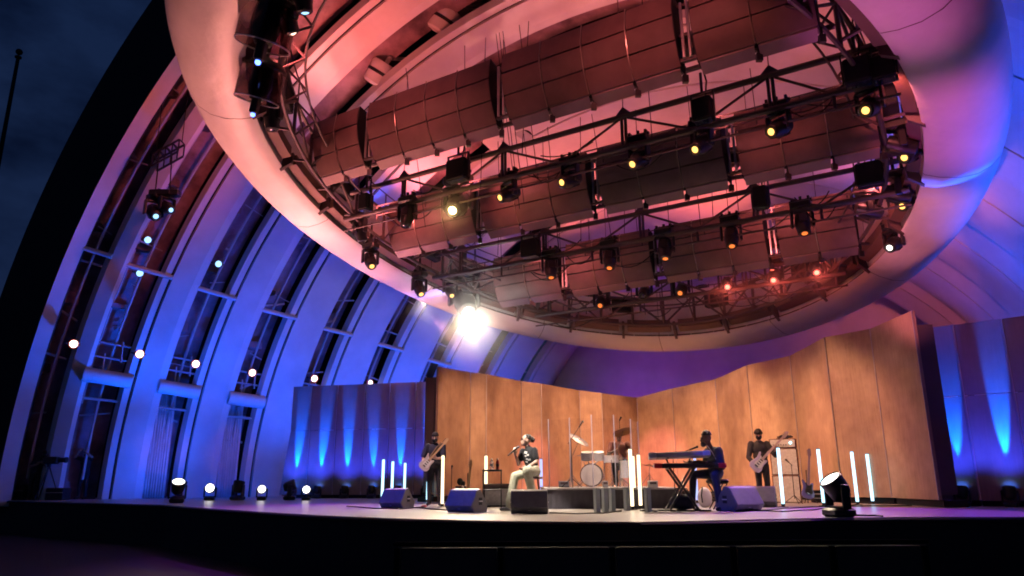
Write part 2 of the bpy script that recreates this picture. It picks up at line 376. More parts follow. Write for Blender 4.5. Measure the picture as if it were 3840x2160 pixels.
# ---------------------------------------------------------------- louver rows
ROWS = [(-3.62, [(1375, 600), (1900, 470), (2590, 250)], 'front', (-6.5, 6.75)), (.45, [(1780, 850), (2245, 780), (2760, 670)], 'middle', (-7.3, 7.25)), (4.75, [(2110, 1080), (2480, 1045), (2910, 975)], 'rear', (-6.0, 6.1))]
LP = [(0., 0.), (-.25, .44), (-.36, .95), (-.28, 1.52)]  # (y,dz) profile of the convex face, lip first
M_rib = mat('louver_rib', (.42, .36, .30), .3, .7)
louver_end = []
for yl, gaps, nm, (xa, xb) in ROWS:
    row = thing('louver_row', f'{nm} row of curved dark acoustic louver panels across the canopy', 'acoustic louvers', (0, 0, 0), group='acoustic louver rows in the canopy')
    gx = [onring(u, v)[0]+.0 for u, v in gaps]
    spans = []; x = xa
    for q in gx: spans.append((x, q-.17)); x = q+.17
    spans.append((x, xb))
    for (p, q) in spans:
        if q-p < .5: continue
        nc = max(1, round((q-p)/1.12)); w_ = (q-p)/nc
        for c in range(nc):
            X0, X1 = p+c*w_+.018, p+(c+1)*w_-.018
            for j in range(3):
                (y0, z0), (y1, z1) = LP[j], LP[j+1]; e = MB(); rws = []
                for ii in range(4):                # each facet slightly dished
                    t = .03+.94*ii/3; bul = .035*math.sin(math.pi*t)
                    yy, zz = y0+(y1-y0)*t, z0+(z1-z0)*t; ny, nz_ = -(z1-z0), (y1-y0); ln = math.hypot(ny, nz_)
                    rws.append([RP(X0, yl+yy+ny/ln*bul, zz+nz_/ln*bul), RP(X1, yl+yy+ny/ln*bul, zz+nz_/ln*bul)])
                off = (G*.05+ZU*.0)
                e.grid(rws); 
                m4 = len(e.v); e.v += [tuple(Vector(p_)+off) for p_ in e.v[:m4]]
                e.f += [tuple(m4+i_ for i_ in reversed(f_)) for f_ in e.f[:]]; e.m += [0]*3
                e.f += [(0, 1, m4+1, m4), (6, m4+6, m4+7, 7)]+[(i_*2, m4+i_*2, m4+i_*2+2, i_*2+2) for i_ in range(3)]+[(i_*2+1, i_*2+3, m4+i_*2+3, m4+i_*2+1) for i_ in range(3)]; e.m += [0]*8
                e.build('panel', M_louver, row, True, 20)
            if c > 0:
                e = MB(); e.tube([RP(p+c*w_, yl+y_-.03, z_) for y_, z_ in LP], .016, 6); e.build('rib', M_rib, row, True)
            # flap under the lip
            e = MB(); sk = .10
            e.prism([RP(X0+.02, yl+.03, -.02), RP(X1-.02, yl+.03, -.02), RP(X1-sk*.6, yl+.24, -.13), RP(X0+sk*.1, yl+.24, -.13)], ZU*.03); e.build('flap', M_louver2, row)
            e = MB(); P = RP((X0+X1)/2+.5*w_, yl+.2, -.14); e.box(P, (.12, .1, .16)); e.cyl(P, P+ZU*.3, .03, n=6); e.build('hinge', M_black, row)
        e = MB(); e.grid([[RP(p+.02, yl+y_+.09, z_), RP(q-.02, yl+y_+.09, z_)] for y_, z_ in LP]); e.build('backing', M_black2, row)
        for X in (p, q):                           # end plates
            e = MB(); poly = [RP(X, yl+y_, z_) for y_, z_ in LP]+[RP(X, yl+y_*.1+.25, z_) for y_, z_ in reversed(LP)]
            e.prism(poly, N*.03*(1 if X == p else -1)); e.build('end_plate', M_black2, row)
    for q in gx:                                   # struts seen in the gaps
        e = MB()
        for o in (-.07, .07): e.cyl(RP(q+o, yl-.1, .1), RP(q+o-.03, yl-.05, 1.45), .035, n=8)
        e.build('strut', M_alu, row, True)
        e = MB()
        
        for z_ in (.12, .7, 1.4): e = MB(); e.box(RP(q, yl-.0, z_), (.42, .1, .07), Matrix.Rotation(-PHI, 3, 'Z')); e.build('yoke_plate', M_steel, row)
        e = MB(); e.box(RP(q, yl+.35, .75), (.4, .3, .35), Matrix.Rotation(-PHI, 3, 'Z')); e.build('actuator', M_steel, row)
    e = MB()                                        # carrying beam behind
    hw = xr(yl+.55)-.7
    for z_ in (.35, 1.15): e.cyl(RP(-hw, yl+.55, z_), RP(hw, yl+.55, z_), .06, n=8)
    m = 12
    for i in range(m):
        A, B = -hw+2*hw*i/m, -hw+2*hw*(i+1)/m; e.cyl(RP(A, yl+.55, .35), RP((A+B)/2, yl+.55, 1.15), .03, n=5); e.cyl(RP((A+B)/2, yl+.55, 1.15), RP(B, yl+.55, .35), .03, n=5)
    e.build('carrying_truss', M_steel, row)

# ---------------------------------------------------------------- lighting trusses
def truss(y, x0, x1, nm, h=.82, pitch=3.5, xo=0.):
    t = thing('lighting_truss', f'{nm} straight steel lighting truss across the canopy ring', 'truss', group='lighting trusses in the canopy')
    for dz, yo, r_ in ((0, 0, .075), (h, 0, .075), (-.36, .02, .03)):
        e = MB(); e.cyl(RP(x0, y+yo, dz), RP(x1, y+yo, dz), r_, n=8); e.build('chord', M_steel, t, True)
    e = MB(); e.cyl(RP(x0+1, y+.35, .42), RP(x1-1, y+.35, .42), .02, n=5); e.cyl(RP(x0+1, y+.35, .12), RP(x1-1, y+.35, .12), .02, n=5)
    x = x0+1
    while x < x1-1: e.cyl(RP(x, y+.35, 0), RP(x, y+.35, .42), .018, n=5); x += .95
    e.build('cable_tray', M_steel, t)
    for q in range(9):
        xa_ = random.uniform(x0+.8, x1-1.8); wd = random.uniform(.7, 1.6); dp = random.uniform(.15, .4); z_ = random.choice((0, -.36, .42)); e = MB()
        e.tube([RP(xa_+wd*i_/8, y+.06, z_-dp*(1-(2*i_/8-1)**2)) for i_ in range(9)], .016, 5); e.build('cable_loop', M_black2, t, True)
    for q in range(9):
        xa_ = random.uniform(x0+.5, x1-.5); e = MB(); e.cyl(RP(xa_, y+random.uniform(-.5, 1.2), random.uniform(-.3, .8)), RP(xa_, y, 4.5), .011, n=5); e.build('wire', M_black2, t)
    x = x0+xo; i = 0
    while x < x1-.4:
        e = MB(); xn = min(x+pitch, x1)
        xm = (x+xn)/2
        e.cyl(RP(x, y, h), RP(xm, y, 0), .032, n=6); e.cyl(RP(xm, y, 0), RP(xn, y, h), .032, n=6); e.build('diagonal', M_steel, t)
        e = MB(); e.cyl(RP(x-.05, y, 0), RP(x-.05, y, h), .04, n=6); e.cyl(RP(x+.05, y, 0), RP(x+.05, y, h), .04, n=6); e.build('post', M_steel, t)
        e = MB(); e.prism([RP(x-.24, y-.02, h+.02), RP(x+.24, y-.02, h+.02), RP(x, y-.02, h+.26)], G*.05); e.cyl(RP(x, y, h+.2), RP(x, y, h+3.4), .012, n=5); e.build('gusset', M_steel, t)
        e = MB(); e.cyl(RP(xm, y, 0), RP(xm, y, -.36), .035, n=6); e.build('hanger', M_steel, t)
        x += pitch; i += 1
    return t
truss(-1.65, -7.45, 7.85, 'front', xo=2.35)
truss(2.45, -7.2, 7.6, 'rear', xo=1.2, pitch=3.3)
truss(6.25, -5.3, 5.5, 'rearmost', h=.6, xo=.6, pitch=2.4)

# ---------------------------------------------------------------- moving lights
def lens_mat(name, c, s):
    return mat(name, (.02, .02, .02), .2, var=0, emit=c, es=s)
LENS = {'amber': lens_mat('lit_lens_amber', (1., .52, .12), 2.6), 'white': lens_mat('lit_lens_white', (1., .93, .82), 5), 'red': lens_mat('lit_lens_red', (1., .12, .08), 7), 'rose': lens_mat('lit_lens_rose', (1., .72, .55), 3),
        'blue': lens_mat('lit_lens_blue', (.30, .60, 1.), 2.2), 'hot': lens_mat('lit_lens_hot', (1., .95, .85), 40), 'orange': lens_mat('lit_lens_orange', (1., .22, .04), 1.3), 'hotamber': lens_mat('lit_lens_hot_amber', (1., .70, .26), 14),
        'off': mat('lens_glass', (.03, .035, .06), .08, var=0, spec=.8)}
def _m(fn, name, m, smooth=True):
    e = MB(); fn(e); return e.mesh(name, m, smooth)
ML_base = _m(lambda e: (e.bbox((0, 0, -.085), (.46, .30, .17), .03), e.box((0, 0, .03), (.5, .06, .05)), e.box((-.18, 0, .05), (.05, .12, .12)), e.box((.18, 0, .05), (.05, .12, .12)), e.cyl((0, 0, -.17), (0, 0, -.2), .12, n=14)), 'base', M_black)
ML_yoke = _m(lambda e: (e.bbox((0, 0, -.225), (.50, .13, .06), .02), e.bbox((-.225, 0, -.42), (.06, .15, .40), .02), e.bbox((.225, 0, -.42), (.06, .15, .40), .02)), 'yoke', M_black)
ML_head = _m(lambda e: (e.lathe([(.10, .27), (.15, .25), (.17, .1), (.175, -.08), (.15, -.16), (.14, -.28), (.105, -.31), (.09, -.29)], n=18), e.box((0, .16, .05), (.16, .05, .22)), e.box((0, -.16, .05), (.16, .05, .22))), 'head', M_black)
ML_lens = _m(lambda e: e.lathe([(.068, -.30), (.04, -.315), (.0001, -.325)], n=18), 'lens', M_black)
LENS_ME = {}
def lens_mesh(kind):
    if kind not in LENS_ME:
        me = ML_lens.copy(); me.materials.clear(); me.materials.append(LENS[kind]); LENS_ME[kind] = me
    return LENS_ME[kind]
def moving_light(lens_pt, aim, kind, label, hang=None, group='moving lights in the canopy', sc=1.15, flip=False, clamp=None):
    d = (Vector(aim).normalized()+V(random.uniform(-.09, .09), random.uniform(-.09, .09), random.uniform(-.09, .09))).normalized(); s_ = -1. if flip else 1.
    pivot = Vector(lens_pt)-d*.31*sc; mount = pivot+ZU*(.52*sc*s_)
    t = thing('moving_light', label, 'stage light', mount, 0, group); t.scale = (sc, sc, sc)
    psi = math.atan2(-d.x, d.y); al = math.atan2(math.hypot(d.x, d.y), -d.z)
    b = obj('base', ML_base, t); y = obj('yoke', ML_yoke, t); y.rotation_euler = (0, 0, psi); b.rotation_euler = (0, 0, psi*.0-PHI)
    if flip: b.rotation_euler = (math.pi, 0, -PHI); y.rotation_euler = (math.pi, 0, psi)
    h = obj('head', ML_head, t); h.location = (0, 0, -.52*s_); h.rotation_euler = (al, 0, psi)
    l = obj('lens', lens_mesh(kind), h)
    if clamp: e = MB(); e.cyl((0, 0, .05), (0, 0, clamp/sc), .035, n=8); e.build('clamp', M_black, t)
    return t
T1 = [(1520, 850, 'off'), (1696, 790, 'hotamber'), (1873, 742, 'amber'), (2105, 685, 'amber'), (2370, 617, 'amber'), (2605, 562, 'amber'), (2890, 495, 'amber'), (3245, 415, 'amber')]
for i, (u, v, k) in enumerate(T1):
    P = onplane(u, v, RP(0, -1.75), G); D = P-RC; aim = (-.62, -.50, -.52) if i > 1 else ((-.2, -.75, -.6) if i == 1 else (0, -.3, -1))
    top = RP(D.dot(N), -1.65, -.36).z; 
    moving_light(P, aim, k, f'black moving light on the front truss, {nth(i, len(T1))}, ' + ('lens dark' if k == 'off' else ('glaring amber' if k == 'hotamber' else 'amber lens lit')), clamp=max(.15, top-(P.z+.52)), sc=1.7 if k == 'hotamber' else 1.15)
T2 = [(2067, 1043, 'orange'), (2285, 1007, 'orange'), (2495, 972, 'orange'), (2745, 925, 'orange'), (3018, 877, 'orange')]
for i, (u, v, k) in enumerate(T2):
    P = onplane(u, v, RP(0, 2.4), G); D = P-RC; top = RP(D.dot(N), 2.45, -.36).z
    moving_light(P, (-.06, -.34, -.94), k, f'black moving light on the rear truss pointing down, {nth(i, len(T2))}, orange lens', clamp=max(.15, top-(P.z+.8)))
T3 = [(2250, 1147, 'orange'), (2410, 1110, 'off'), (2550, 1100, 'orange'), (2728, 1077, 'red'), (2900, 1052, 'red'), (3063, 1023, 'red')]
for i, (u, v, k) in enumerate(T3):
    P = onplane(u, v, RP(0, 6.0), G)
    moving_light(P, (-.3, -.8, -.55), k, f'black moving light at the rear of the canopy, {nth(i, len(T3))}, ' + {'off': 'unlit', 'orange': 'orange lens', 'red': 'red glaring lens'}[k], clamp=.5)
def ring_pt(u, v, off=-.7):                           # nearest point over the inside of the ring seen at a pixel
    best = None
    for i in range(720):
        P = ell(2*math.pi*i/720, off, -.1); q = P-V(0, 0, CH); zc = q.dot(cF)
        if zc < 1: continue
        uu, vv = 1920+F*q.dot(rx)/zc, 1080-F*q.dot(ux)/zc; d = abs(uu-u)+.6*abs(vv-v)
        if best is None or d < best[0]: best = (d, P)
    P = best[1]; return onY(u, v, P.y)
T4 = [(1395, 1000, 'amber', 'left'), (1580, 1105, 'amber', 'left'), (1695, 1110, 'amber', 'left'), (1757, 1168, 'hot', 'left'), (3390, 592, 'amber', 'right'), (3382, 775, 'amber', 'right'), (3335, 930, 'white', 'right')]
names = ['upper amber one', 'middle amber one', 'lower amber one', 'blinding white flare', 'upper amber one', 'middle amber one', 'lower white one']
for (u, v, k, sd), nm in zip(T4, names):
    P = ring_pt(u, v); aim = (.25, -.55, -.75) if sd == 'left' else (-.7, -.5, -.5)
    moving_light(P, aim, k, f'black moving light on the {sd} inner edge of the canopy ring, {nm}', clamp=.7, sc=2.3 if k == 'hot' else 1.1)
for j, (u, v) in enumerate(((1360, 905), (3310, 800), (3440, 560), (3420, 740))):
    P = ring_pt(u, v); moving_light(P, (.2, .3, -.9) if j == 0 else (.8, -.2, -.3), 'off', ['unlit moving light beside the left edge of the canopy ring', 'unlit moving light hanging inside the right ring edge, lowest of three', 'unlit moving light inside the right ring edge, uppermost of three', 'unlit moving light inside the right ring edge, middle of three'][j], clamp=.6)
# square black floodlights on the trusses
def flood(P, w_, h_, label, hang=.5):
    t = thing('floodlight', label, 'floodlight', P, -PHI, 'square black floodlights on the trusses')
    e = MB(); e.bbox((0, 0, 0), (w_, .34, h_), .03); e.build('housing', M_black2, t)
    e = MB(); e.bbox((-w_/2-.03, 0, .12), (.03, .08, h_+.1), .008); e.bbox((w_/2+.03, 0, .12), (.03, .08, h_+.1), .008); e.bbox((0, 0, h_/2+.17), (w_+.09, .08, .03), .008); e.cyl((0, 0, h_/2+.17), (0, 0, h_/2+.17+hang), .035, n=8); e.build('bracket', M_black, t)
    e = MB(); e.bbox((0, -.02, -h_/2-.012), (w_-.06, .26, .02), .006); e.build('glass', LENS['off'], t)
    Q = Vector(P)+G*.3; spot('added_louver_fill', Q, Q+G*2.2-ZU*.15, 240, (1., .19, .19), 135, .8, .1)  # red fill added to brighten the next louver row; the flood's glass is unlit
    e = MB(); e.tube([(w_*.1, .1, h_/2+.1), (w_*.2, .12, h_/2+.5), (w_*.05, .1, h_/2+.9), (w_*.2, .1, h_/2+1.3)], .022, 6); e.build('cable', M_black2, t, True)
for u, v, y, w_, h_, lb in ((1372, 760, -2., .34, .5, 'small black box flood at the left end of the front truss'), (1718, 640, -2., .62, .6, 'wide black box flood above the glaring amber light'), (2637, 415, -2., .45, .55, 'black box flood right of centre on the front truss'), (3215, 270, -2., .5, .55, 'black box flood at the right end of the front truss, left of a pair'), (3310, 260, -1.9, .45, .5, 'black box flood at the right end of the front truss, right of a pair'), (1990, 932, 2.1, .6, .55, 'black box flood left of centre on the rear truss'), (2853, 742, 2.1, .38, .6, 'narrow black box flood right of centre on the rear truss'), (3262, 655, 2.1, .62, .6, 'wide black box flood at the right end of the rear truss')):
    flood(onplane(u, v, RP(0, y), G), w_, h_, lb)
def clear(name, tint, ior):                          # thin clear sheet: tinted, with real Fresnel reflections
    m = bpy.data.materials.new(name); m.use_nodes = True; t = m.node_tree; t.nodes.clear(); o = t.nodes.new('ShaderNodeOutputMaterial'); x = t.nodes.new('ShaderNodeMixShader'); a = t.nodes.new('ShaderNodeBsdfTransparent'); a.inputs[0].default_value = (*tint, 1)
    g = t.nodes.new('ShaderNodeBsdfGlossy'); g.inputs['Roughness'].default_value = .06; lw = t.nodes.new('ShaderNodeLayerWeight'); pw = t.nodes.new('ShaderNodeMath'); pw.operation = 'POWER'; pw.inputs[1].default_value = 4; t.links.new(lw.outputs['Facing'], pw.inputs[0]); f = t.nodes.new('ShaderNodeMath'); f.operation = 'MULTIPLY_ADD'; f.inputs[1].default_value = .7; f.inputs[2].default_value = ((ior-1)/(ior+1))**2; t.links.new(pw.outputs[0], f.inputs[0])
    t.links.new(f.outputs[0], x.inputs[0]); t.links.new(a.outputs[0], x.inputs[1]); t.links.new(g.outputs[0], x.inputs[2]); t.links.new(x.outputs[0], o.inputs[0]); return m
# clear-domed lights hanging at the upper left of the ring
def dome_light(u, v, Y, sc, label):
    P = onY(u, v, Y); t = thing('domed_light', label, 'stage light', P, .3, 'clear-domed lights at the left ring edge'); t.scale = (sc,)*3; t.rotation_euler = (.25, .25, 0)
    gl = MATS.get('clear_dome')
    if gl is None:
        gl = clear('clear_dome', (.62, .52, .52), 1.5); MATS['clear_dome'] = gl
    e = MB(); e.lathe([(.30, .42), (.42, .38), (.42, -.30), (.415, -.30), (.41, .37)], n=28, caps=False); e.build('dome', gl, t, True)
    e = MB(); e.lathe([(.0001, .46), (.36, .44), (.43, .36), (.43, .30), (.3, .34), (.0001, .36)], n=24); e.cyl((0, 0, .44), (0, 0, 1.3), .05, n=8); e.build('cap', M_black, t, True)
    e = MB(); e.lathe([(.428, -.29), (.428, -.31), (.412, -.31), (.412, -.29), (.428, -.29)], n=28, caps=False); e.build('rim', M_alu, t, True)
    e = MB(); e.lathe([(.0001, .33), (.2, .3), (.22, 0), (.17, -.22), (.12, -.3), (.0001, -.28)], n=16); e.bbox((.05, -.1, -.42), (.14, .16, .3), .02); e.build('lamp', M_black, t, True)
    e = MB(); e.sphere((.06, -.13, -.6), .045); e.build('indicator', lens_mat('blue_indicator', (.1, .2, 1.), 6), t, True)
dome_light(1000, 100, 13.5, 1.35, 'clear-domed black light at the upper left of the ring, nearer and larger one')
dome_light(975, 320, 15.2, 1.2, 'clear-domed black light at the left of the ring, lower one')
P = ring_pt(1020, 490); moving_light(P, (.1, .2, -1), 'off', 'unlit moving light below the domed lights at the left ring edge', clamp=1.0, sc=1.2)
# white-cased lamps fixed to the shell, seen through the ring
def cased(u, v, s_, r_, label):
    P = onplane(u, v, SC0-G*s_, G); t = thing('cased_lamp', label, 'lamp', P, -PHI, 'white cased lamps on the shell'); t.rotation_euler = (0, R(38), -PHI)
    e = MB(); e.lathe([(.0001, .42), (.42, .40), (.46, .3), (.46, .02), (.44, -.1), (.44, -.38), (.36, -.46), (.0001, -.48)], n=24); e.build('case', M_white, t, True)
    e = MB(); e.lathe([(.47, .06), (.475, 0), (.47, -.06)], n=24, caps=False); e.build('band', M_black, t, True)
    e = MB(); e.bbox((.1, -.05, .55), (.18, .12, .3), .03); e.cyl((0, 0, .6), (.2, .9, 1.1), .07, n=8); e.build('bracket', M_white, t, True)
    e = MB(); e.bbox((-.62, .1, .35), (.45, .4, .5), .03); e.build('box', M_grey, t)
cased(1425, 275, 19.5, 0, 'white cased lamp with black band on the shell, left of the front louvers')
cased(1665, 75, 19.3, 0, 'white cased lamp on the shell near the top edge, above the front louvers')
cased(1965, 485, 14.8, 0, 'small white cased lamp peeking out below the front louver row')
cased(2830, 225, 14.6, 0, 'white cased lamp right of centre between the front louvers and truss')

# ---------------------------------------------------------------- panel walls
def wood(name, c, c2, sc=1.):
    m = mat(name, c, .62, var=.0); t = m.node_tree; b = t.nodes['Principled BSDF']
    co = t.nodes.new('ShaderNodeTexCoord'); a = t.nodes.new('ShaderNodeTexNoise'); a.inputs['Scale'].default_value = 1.6*sc; a.inputs['Detail'].default_value = 7; a.inputs['Roughness'].default_value = .62
    mp_ = t.nodes.new('ShaderNodeMapping'); mp_.inputs['Scale'].default_value = (6, 6, .35); g = t.nodes.new('ShaderNodeTexNoise'); g.inputs['Scale'].default_value = 5; g.inputs['Detail'].default_value = 4
    ra = t.nodes.new('ShaderNodeValToRGB'); ra.color_ramp.elements[0].position = .33; ra.color_ramp.elements[1].position = .67; ra.color_ramp.elements[0].color = (*c2, 1); ra.color_ramp.elements[1].color = (*c, 1)
    mx = t.nodes.new('ShaderNodeMix'); mx.data_type = 'FLOAT'; mx.inputs[0].default_value = .3
    k = t.links.new; oi = t.nodes.new('ShaderNodeObjectInfo'); ad = t.nodes.new('ShaderNodeVectorMath'); ad.operation = 'ADD'; mu = t.nodes.new('ShaderNodeVectorMath'); mu.operation = 'SCALE'; mu.inputs['Scale'].default_value = 30
    k(oi.outputs['Random'], mu.inputs[0]); k(co.outputs['Object'], ad.inputs[0]); k(mu.outputs[0], ad.inputs[1])
    k(ad.outputs[0], a.inputs['Vector']); k(ad.outputs[0], mp_.inputs[0]); k(mp_.outputs[0], g.inputs['Vector'])
    k(a.outputs['Fac'], mx.inputs[2]); k(g.outputs['Fac'], mx.inputs[3]); k(mx.outputs[0], ra.inputs[0]); k(ra.outputs[0], b.inputs['Base Color'])
    return m
M_tan = wood('panel_ochre_wood', (.45, .315, .20), (.25, .155, .10)); M_tan2 = wood('panel_dark_wood', (.30, .24, .20), (.22, .17, .15))
M_trim = mat('panel_trim', (.38, .33, .32), .4, .3)
def wall_panel(A, B, z0A, zA, zB, label, material, group, two=False, tl=0.):
    A, B = V(A.x, A.y, 0), V(B.x, B.y, 0)                     # base line seen from the front, left to right
    t = thing('wall_panel', label, 'wall panel', A, 0, group)
    d = (B-A); L_ = d.length; d.normalize(); nrm = V(d.y, -d.x, 0); back = -nrm*.07
    if nrm.dot(A) > 0: nrm = -nrm; back = -nrm*.07
    def P(x, z): return d*x+ZU*z
    cuts = [z0A, 2.35, None] if two else [z0A, None]
    for q in range(len(cuts)-1):
        zl = cuts[q]+(.008 if q else 0); 
        zr0, zr1 = (cuts[q+1]-.008, cuts[q+1]-.008) if cuts[q+1] else (zA, zB)
        xl = tl if q == 0 else 0
        e = MB(); e.prism([P(.022-xl*(1 if q == 0 else 0), zl), P(L_-.022, zl), P(L_-.022, zr1), P(.022, zr0)], back); e.build('face', material, t)
    e = MB(); e.prism([P(L_-.012, z0A), P(L_+.012, z0A), P(L_+.012, zB), P(L_-.012, zB)], nrm*.02); e.build('edge_trim', M_trim, t)
    bk = -nrm*.09; e = MB(); e.prism([P(.02, .0)+bk, P(L_-.02, .0)+bk, P(L_-.02, z0A-.01)+bk, P(.02, z0A-.01)+bk], -nrm*.5); e.build('wagon', M_black2, t)
    for x_, z_ in ((.06, zA), (L_-.12, zB)): e = MB(); e.prism([P(x_, z0A+.1)+bk, P(x_+.06, z0A+.1)+bk, P(x_+.06, z_-.3)+bk, P(x_, z_-.3)+bk], -nrm*.35); e.build('brace', M_steel, t)
    return t
def topz(u, v, Y): return onY(u, v, Y).z
LW = [(1634, 1375, 21.6), (1760, 1396, 23.9), (1822, 1403, 24.05), (1958, 1429, 26.4), (2035, 1438, 26.6), (2183, 1464, 29.0), (2269, 1474, 29.2), (2405, 1491, 31.6)]
n = len(LW)-1
for i in range(n):
    (u0, v0, y0), (u1, v1, y1) = LW[i], LW[i+1]
    wide = i % 2 == 0
    wall_panel(atY(u0, y0), atY(u1, y1), .15, topz(u0, v0, y0), topz(u1, v1, y1), f"tall {'wide ochre' if wide else 'narrow rosy'} wood wall panel left of the corner behind the drums, {nth(i, n)}", M_tan, 'ochre wall panels left of the corner')
RW = [(2405, 1491), (2520, 1457), (2682, 1422), (2800, 1370), (2962, 1334), (3092, 1265), (3262, 1233), (3419, 1165)]
PR = [onz(u, v, 4.15) for u, v in RW]; PR[0] = atY(2405, 31.6)
n = len(PR)-1
for i in range(n):
    za = topz(*RW[0], 31.6) if i == 0 else 4.15
    wall_panel(PR[i], PR[i+1], .15, za, 4.15, f'tall ochre wood wall panel right of the corner behind the drums, {nth(i, n)}', M_tan, 'ochre wall panels right of the corner')
BW = [1088, 1172, 1268, 1370, 1463, 1560, 1662]; n = len(BW)-1
def bl(u): t = (u-1112)/522; return V(0, 0, 0)+onz(u, 1450-20*t, 3.95)
for i in range(n):
    A, B = bl(BW[i]+ (12 if i == 0 else 0)), bl(BW[i+1])
    wall_panel(A, B, .12, 3.95, 3.95, f'dark wall panel with a blue beam up it, {nth(i, n)} left of the ochre wall', M_tan2, 'blue-lit wall panels at left', True, .28 if i == 0 else 0.)
BR = [(3425, 1236), (3571, 1219), (3752, 1196), (3935, 1172)]
PB = [onz(u, v, 3.95) for u, v in BR]
for i in range(3):
    wall_panel(PB[i], PB[i+1], .12, 3.95, 3.95, f'dark wall panel with a blue beam at the right, {nth(i, 3)}', M_tan2, 'blue-lit wall panels at right', True)

# ---------------------------------------------------------------- drapes in the shell gaps
M_drape = mat('drape_cloth', (.72, .66, .66), .9, var=.1, scale=2)
def drape(k, th, label):
    a, b = ARC[k-1], ARC[k]; p0 = lerp(a, b, .38); A, B = SP(a[0]-.05, a[1]+.25, .0), SP(p0[0]+.05, p0[1]+.25, 0); A.z = B.z = 0
    t = thing('drape', label, 'drape', A, 0, 'pale drapes between the shell arches')
    d = B-A; nn = V(d.y, -d.x, 0).normalized(); rows = []
    for j in range(9):
        z = th*j/8; lean = -(N*-1)*(0)+N*(.010*z*z*.9)
        rows.append([d*(i/60)+nn*(.035*math.sin(i*1.05)+.02*math.sin(i*2.7+1))*(1-.25*j/8)+ZU*z+N*(.055*z*z/1.3*.12) for i in range(61)])
    e = MB(); e.grid(rows); o = e.build('cloth', M_drape, t, True); md = o.modifiers.new('s', 'SOLIDIFY'); md.thickness = .012
    e = MB(); e.cyl(rows[-1][0], rows[-1][-1], .04, n=8); e.build('track', M_pipe, t)
drape(3, 3.9, 'pale pleated drape hanging in the shell gap nearer the left edge')
drape(4, 3.7, 'pale pleated drape hanging in the next shell gap to the right')

# ---------------------------------------------------------------- lamps in the shell gaps
def port_lamp(P, aim, kind, label, r=.2, group='round lamps in the shell gaps'):
    d = Vector(aim).normalized(); t = thing('port_lamp', label, 'lamp', P, 0, group); t.rotation_mode = 'QUATERNION'; t.rotation_quaternion = d.to_track_quat('-Z', 'Y')
    e = MB(); e.lathe([(.0001, .34), (r*.7, .32), (r*.95, .2), (r, 0), (r*.93, 0), (r*.9, .03)], n=20); e.build('housing', M_black, t, True)
    e = MB(); e.lathe([(r*.9, .03), (r*.5, .012), (.0001, .005)], n=20); e.build('lens', LENS[kind], t, True)
    if kind == 'white': e = MB(); e.lathe([(r*.99, -.002), (r*1.09, -.006), (r*1.09, .05)], n=20, caps=False); e.build('rim', lens_mat('red_rim', (1., .10, .05), .8), t, True)
    e = MB(); e.bbox((r+.03, 0, .12), (.03, .06, .3), .006); e.bbox((-r-.03, 0, .12), (.03, .06, .3), .006); e.bbox((0, 0, .42), (2*r+.09, .06, .03), .006); e.build('bracket', M_black, t)
    return t
CAMP = V(0, 0, .6)
for i, (u, v) in enumerate(((277, 1290), (525, 1328), (735, 1365), (947, 1398), (1180, 1420), (1388, 1437))):
    a, b = ARC[i], ARC[i+1]; g_ = lerp(a, b, .25); P = onplane(u, v, SC0-G*g_[0], G)
    port_lamp(P, (CAMP-P).normalized()*.6+V(.5, -.3, -.15), 'white', f'white lamp with a red rim low in a shell gap, {nth(i, 6)}', .14)
for i, (u, v, k) in enumerate(((555, 900, 2), (525, 1025, 2), (820, 990, 3))):
    a, b = ARC[k-1], ARC[k]; g_ = lerp(a, b, .2); P = onplane(u, v, SC0-G*g_[0], G)
    port_lamp(P, (CAMP-P).normalized()*.8+V(.4, -.2, -.2), 'blue', ['upper blue lamp between the second and third shell arches', 'lower blue lamp between the second and third shell arches', 'single blue lamp between the third and fourth shell arches'][i], .13, 'blue lamps in the shell gaps')
# ---------------------------------------------------------------- hung lamp bar at the left
hb = thing('lamp_bar', 'short black truss with two moving lights hung on cables before the arches', 'lamp bar', onY(630, 590, 23), 0)
e = MB(); P0 = hb.location.copy(); A, B = onY(580, 610, 23)-P0, onY(680, 555, 23)-P0; d = (B-A).normalized(); nn = V(0, 1, 0); up = V(0, 0, 1)
for o in (nn*.2+up*.22, nn*-.2+up*.22, nn*.2-up*.22, nn*-.2-up*.22): e.cyl(A+o, B+o, .04, n=6)
for i in range(5):
    q = A.lerp(B, i/4); q2 = A.lerp(B, min(1, (i+1)/4)); e.cyl(q+up*.22-nn*.2, q-up*.22-nn*.2, .025, n=5); e.cyl(q+up*.22+nn*.2, q-up*.22+nn*.2, .025, n=5); e.cyl(q+up*.22-nn*.2, q+up*.22+nn*.2, .025, n=5); e.cyl(q+up*.22-nn*.2, q2-up*.22-nn*.2, .025, n=5)
e.build('truss', M_black, hb)
e = MB(); Q0, Q1 = onY(583, 715, 23)-P0, onY(637, 705, 23)-P0; e.cyl(A+d*.15, Q0, .022, n=6); e.cyl(B-d*.35, Q1, .022, n=6); e.cyl(B+up*.22, B+up*4, .015, n=5); e.cyl(A+up*.22, A+up*4.5, .015, n=5); e.build('cable', M_black2, hb)
e = MB(); e.bbox((Q0+Q1)/2+V(.1, 0, -.15), (1.0, .3, .22), .03); e.build('bar', M_black, hb)
moving_light(onY(585, 812, 22.9), (.55, -.55, -.6), 'blue', 'moving light on the hung lamp bar at left, left of two', group='lights on the hung lamp bar', sc=1.25)
moving_light(onY(642, 788, 22.9), (.6, -.5, -.45), 'blue', 'moving light on the hung lamp bar at left, right of two', group='lights on the hung lamp bar', sc=1.1)
